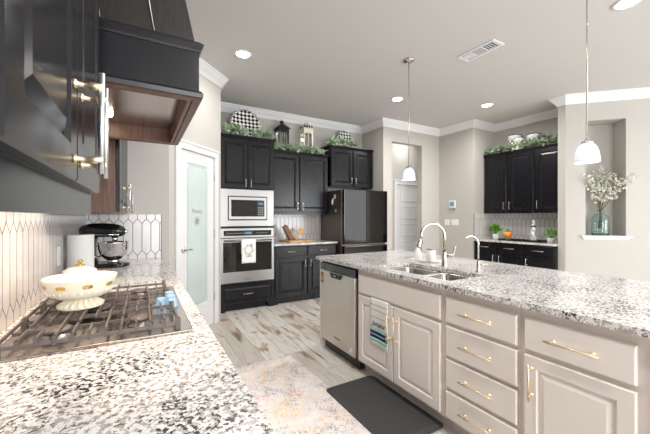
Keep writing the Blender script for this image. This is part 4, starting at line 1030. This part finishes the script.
# lanterns
def lantern(loc, mat_, mat2, lab_, w2, h2, roof=True):
    e = empty('lantern', loc, 0, lab_, 'lantern')
    mb = MB(); mb.box(-w2 - .01, w2 + .01, -w2 - .01, w2 + .01, 0, .02)
    for sx in (-1, 1):
        for sy in (-1, 1): mb.box(sx * w2 - .009, sx * w2 + .009, sy * w2 - .009, sy * w2 + .009, .02, h2)
    for z_ in (h2 * .85,):
        mb.box(-w2, w2, -w2 - .004, -w2 + .004, z_, h2); mb.box(-w2, w2, w2 - .004, w2 + .004, z_, h2); mb.box(-w2 - .004, -w2 + .004, -w2, w2, z_, h2); mb.box(w2 - .004, w2 + .004, -w2, w2, z_, h2)
    mb.box(-.004, .004, -w2 - .004, -w2 + .004, .02, h2)
    mb.build('frame', mat_, e)
    MB().box(-w2 + .0065, w2 - .0065, -w2 + .0065, w2 - .0065, .021, h2 * .84).build('glass_panes', 'glass', e)
    mb = MB()
    if roof:
        mb.hull8([(-w2 - .03, -w2 - .03, h2), (w2 + .03, -w2 - .03, h2), (w2 + .03, w2 + .03, h2), (-w2 - .03, w2 + .03, h2)], [(-w2 * .75, -w2 * .75, h2 + .05), (w2 * .75, -w2 * .75, h2 + .05), (w2 * .75, w2 * .75, h2 + .05), (-w2 * .75, w2 * .75, h2 + .05)])
        mb.hull8([(-w2 * .7, -w2 * .7, h2 + .05), (w2 * .7, -w2 * .7, h2 + .05), (w2 * .7, w2 * .7, h2 + .05), (-w2 * .7, w2 * .7, h2 + .05)], [(-.03, -.03, h2 + .085), (.03, -.03, h2 + .085), (.03, .03, h2 + .085), (-.03, .03, h2 + .085)])
        mb.lathe([(.03, h2 + .085), (.033, h2 + .12), (.04, h2 + .125), (.01, h2 + .14), (.008, h2 + .155), (0, h2 + .16)], 16)
    else:
        MB().box(-w2 - .015, w2 + .015, -w2 - .015, w2 + .015, h2 + .0005, h2 + .0195).build('cornice', mat_, e)
        for k in range(4):
            for sx, sy in (((k - 1.5) * w2 * .6, -w2), ((k - 1.5) * w2 * .6, w2)): mb.box(sx - .008, sx + .008, sy - .006, sy + .006, h2 + .02, h2 + .075)
        mb.tube([(0, 0, h2 + .02), (0, 0, h2 + .07)], .012, 10)
        mb.tube([(.03 * math.cos(PI * i / 8 * 2), 0, h2 + .10 + .03 * math.sin(PI * i / 8 * 2)) for i in range(9)], .004, 6)
    mb.build('roof', mat2, e)
    MB().lathe([(0, .0215), (.03, .0215), (.03, .13), (0, .135)], 20).build('candle', 'candle', e)
lantern((2.06, 5.02, 2.396), 'darkiron', 'darkiron', 'dark bronze lantern with candle standing on the middle wall cabinet', .085, .40)
lantern((2.52, 5.02, 2.396), 'cream', 'darkiron', 'cream lantern with dark crenellated top on the middle wall cabinet', .078, .445, False)
# canisters on the nook cabinets
def canister(loc, r_, h_, lab_):
    e = empty('checkered_canister', loc, 0, lab_, 'canister', 'checkered canisters on the desk nook cabinets')
    MB().lathe([(0, 0), (r_, 0), (r_, h_ * .30), (0, h_ * .30)], 30).build('base_band', 'white', e)
    MB().lathe([(r_ * 1.001, h_ * .301), (r_ * 1.001, h_ * .66)], 30).build('check_band', 'checkband', e)
    MB().lathe([(0, h_ * .661), (r_, h_ * .661), (r_, h_ * .97), (r_ * .96, h_), (0, h_)], 30).build('upper_band', 'white', e)
    MB().lathe([(r_ * 1.0, h_ * .95), (r_ * 1.04, h_ * .96), (r_ * 1.04, h_ * .99), (r_ * 1.0, h_)], 30).build('rim', 'darkiron', e)
canister((5.82, 3.275, 2.477), .105, .31, 'tall black and white checkered canister, left of the three in the nook')
canister((5.70, 3.13, 2.477), .078, .215, 'smallest black and white canister, middle of the three in the nook')
canister((5.82, 2.945, 2.477), .110, .255, 'wide black and white checkered canister, right of the three in the nook')
# desk nook items
def potted(loc, lab_, n, rad, L, W_, hp, rp, mm='basil'):
    e = empty('potted_herb', loc, 0, lab_, 'potted plant')
    MB().lathe([(0, 0), (rp * .85, 0), (rp, hp), (rp * .92, hp), (rp * .9, hp * .85), (0, hp * .85)], 24).build('pot', 'white', e)
    mb = MB(); ms = MB()
    for i in range(n):
        th = random.uniform(0, 2 * PI); el = random.uniform(.15, 1.4); d = Vector((math.cos(th) * math.cos(el), math.sin(th) * math.cos(el), math.sin(el)))
        c_ = Vector((0, 0, hp + rad * .35)) + d * rad * random.uniform(.3, 1)
        leaf(mb, c_, (d + Vector((0, 0, random.uniform(-.3, .3)))), L * random.uniform(.7, 1.2), W_)
        if i % 6 == 0: ms.tube([(0, 0, hp * .85), tuple(c_)], .0025, 5)
    mb.build('foliage', mm, e, recalc=False); ms.build('stem', 'basil', e)
random.seed(5)
potted((5.62, 3.50, .9155), 'bushy green basil in a white pot at the left of the desk nook', 170, .11, .05, .032, .10, .058)
potted((5.60, 2.59, .9155), 'small green herb in a white pot at the right of the desk nook', 80, .10, .045, .022, .075, .05)
e = empty('drinking_glass', (5.60, 3.27, .925), 0, 'glass of orange drink with lid in the desk nook', 'glass')
MB().lathe([(0, 0), (.038, 0), (.044, .02), (0, .022)], 24).build('glass_body', 'glass', e)
MB().lathe([(0, .0225), (.045, .0225), (.062, .135), (0, .135)], 24).build('drink', 'water', e)
MB().lathe([(0, .1355), (.058, .1355), (.045, .15), (.01, .16), (.008, .19), (0, .20)], 24).build('dome_lid', 'glass', e)
e = empty('serving_tray', (5.58, 3.16, .9155), 0, 'dark metal serving tray under the orange glass in the desk nook', 'tray')
mb = MB(); mb.box(-.13, .13, -.20, .20, 0, .006)
for q in ((-.13, -.124, -.2, .2), (.124, .13, -.2, .2), (-.124, .124, -.2, -.194), (-.124, .124, .194, .2)): mb.box(*q, .006, .022)
mb.build('tray', 'darkiron', e)
e = empty('serving_tray', (5.58, 2.79, .9155), 0, 'dark metal tray under the blue and white figurine bottle', 'tray')
mb = MB(); mb.box(-.13, .13, -.13, .14, 0, .006)
for q in ((-.13, -.124, -.13, .14), (.124, .13, -.13, .14), (-.124, .124, -.13, -.124), (-.124, .124, .134, .14)): mb.box(*q, .006, .03)
mb.build('tray', 'darkiron', e)
e = empty('ceramic_bottle', (5.60, 2.845, .922), 0, 'tall blue and white ceramic bottle in the desk nook', 'bottle')
MB().lathe([(0, 0), (.05, 0), (.058, .01), (.055, .05), (.048, .09), (.054, .14), (.046, .19), (.03, .22), (.026, .26), (.034, .29), (.030, .325), (.012, .35), (0, .355)], 28).build('bottle_body', 'bluepattern', e)
MB().lathe([(.027, .235), (.034, .24), (.034, .252), (.027, .257)], 24).build('collar', 'navy', e)
# cutting board and knife block by the fridge
e = empty('cutting_board', (2.28, 4.88, .9155), 8, 'light wooden cutting board lying on the short granite counter', 'cutting board')
mb = MB(); loft(mb, [rr2(-.24, .24, -.15, .15, .03, 0), rr2(-.24, .24, -.15, .15, .03, .022)], False); mb.build('board', 'wood', e, bevel=.003)
e = empty('knife_block', (2.13, 4.86, .9378), -10, 'dark wooden crossed cookbook stand on the cutting board', 'stand')
T = Matrix.Rotation(R(-28), 4, 'Y'); T2 = Matrix.Rotation(R(32), 4, 'Y')
MB().box(-.035, .035, -.065, .065, .02, .27, T=at(.04, 0, 0) @ T).build('slanted_block', 'woodmid', e, bevel=.003)
MB().box(-.012, .012, -.05, .05, .012, .17, T=at(.085, 0, 0) @ Matrix.Rotation(R(-35), 4, 'Y')).build('rear_leg', 'woodmid', e, bevel=.002)
e = empty('wooden_paddle', (2.33, 4.93, .9378), 0, 'round headed light wood paddle leaning behind the dark stand', 'paddle')
mb = MB(); mb.lathe([(0, 0), (.055, 0), (.055, .012), (0, .012)], 28, T=at(.055, .03, .14) @ Matrix.Rotation(R(78), 4, 'X')); mb.box(-.014, .014, -.0, .012, -.16, 0, T=at(.045, .022, .14) @ Matrix.Rotation(R(38), 4, 'Y'))
mb.build('paddle', 'wood', e, bevel=.002)
# vase with blossom branches in the niche
nc = TN @ Vector(((NS0 + NS1) / 2 - .015, .10, 0))
e = empty('glass_vase', (nc.x, nc.y, 1.0535), 0, 'pale teal glass bottle vase standing on the niche sill', 'vase')
MB().lathe([(0, 0), (.088, 0), (.100, .012), (.102, .05), (.102, .22), (.094, .26), (.068, .295), (.042, .315), (.036, .33), (.036, .355), (.042, .36), (.042, .368), (.034, .368), (.033, .33), (.065, .290), (.091, .257), (.099, .22), (.099, .05), (.092, .012), (0, .005)], 36).build('vase_body', 'tealglass', e)
e = empty('flower_branches', (nc.x, nc.y, 1.0535), 0, 'branches of small cream blossoms standing in the teal vase', 'flowers')
random.seed(21); ms = MB(); ml = MB(); mf = MB()
dl = Vector((.7071, -.7071, 0)); dn = Vector((-.7071, -.7071, 0))
for i in range(15):
    s_ = random.uniform(-.26, .34); f_ = random.uniform(.0, .16) if abs(s_) < .17 else random.uniform(.17, .24); top = Vector((0, 0, random.uniform(.72, 1.04) - abs(s_) * .45)) + dl * s_ + dn * f_
    st = Vector((0, 0, .10)) + dl * random.uniform(-.03, .03); mid = Vector((0, 0, .36)) + dl * s_ * .05
    m2_ = mid.lerp(top, .5) + Vector((random.uniform(-.02, .02), random.uniform(-.02, .02), .04))
    ms.tube([st, mid, m2_, top], [.004, .0035, .003, .0015], 6)
    for k in range(34):
        t = random.uniform(.25, 1); c_ = (mid.lerp(m2_, t * 2) if t < .5 else m2_.lerp(top, t * 2 - 1)); d = Vector((random.uniform(-1, 1), random.uniform(-1, 1), random.uniform(-.5, 1))).normalized(); d = d - dn * min(0, d.dot(dn)) * .6
        q = c_ + d * random.uniform(.01, .055)
        if k % 3: 
            for j in range(5):
                th = 2 * PI * j / 5; a_ = d.cross(Vector((0, 0, 1))).normalized(); b_ = a_.cross(d); dd = (a_ * math.cos(th) + b_ * math.sin(th) + d * .5).normalized()
                leaf(mf, q, dd, .026, .019, 0)
        else: leaf(ml, q, d, .04, .014, .1)
ms.build('branch', 'stem', e); mf.build('blossom', 'petal', e, recalc=False); ml.build('foliage', 'leaf', e, recalc=False)
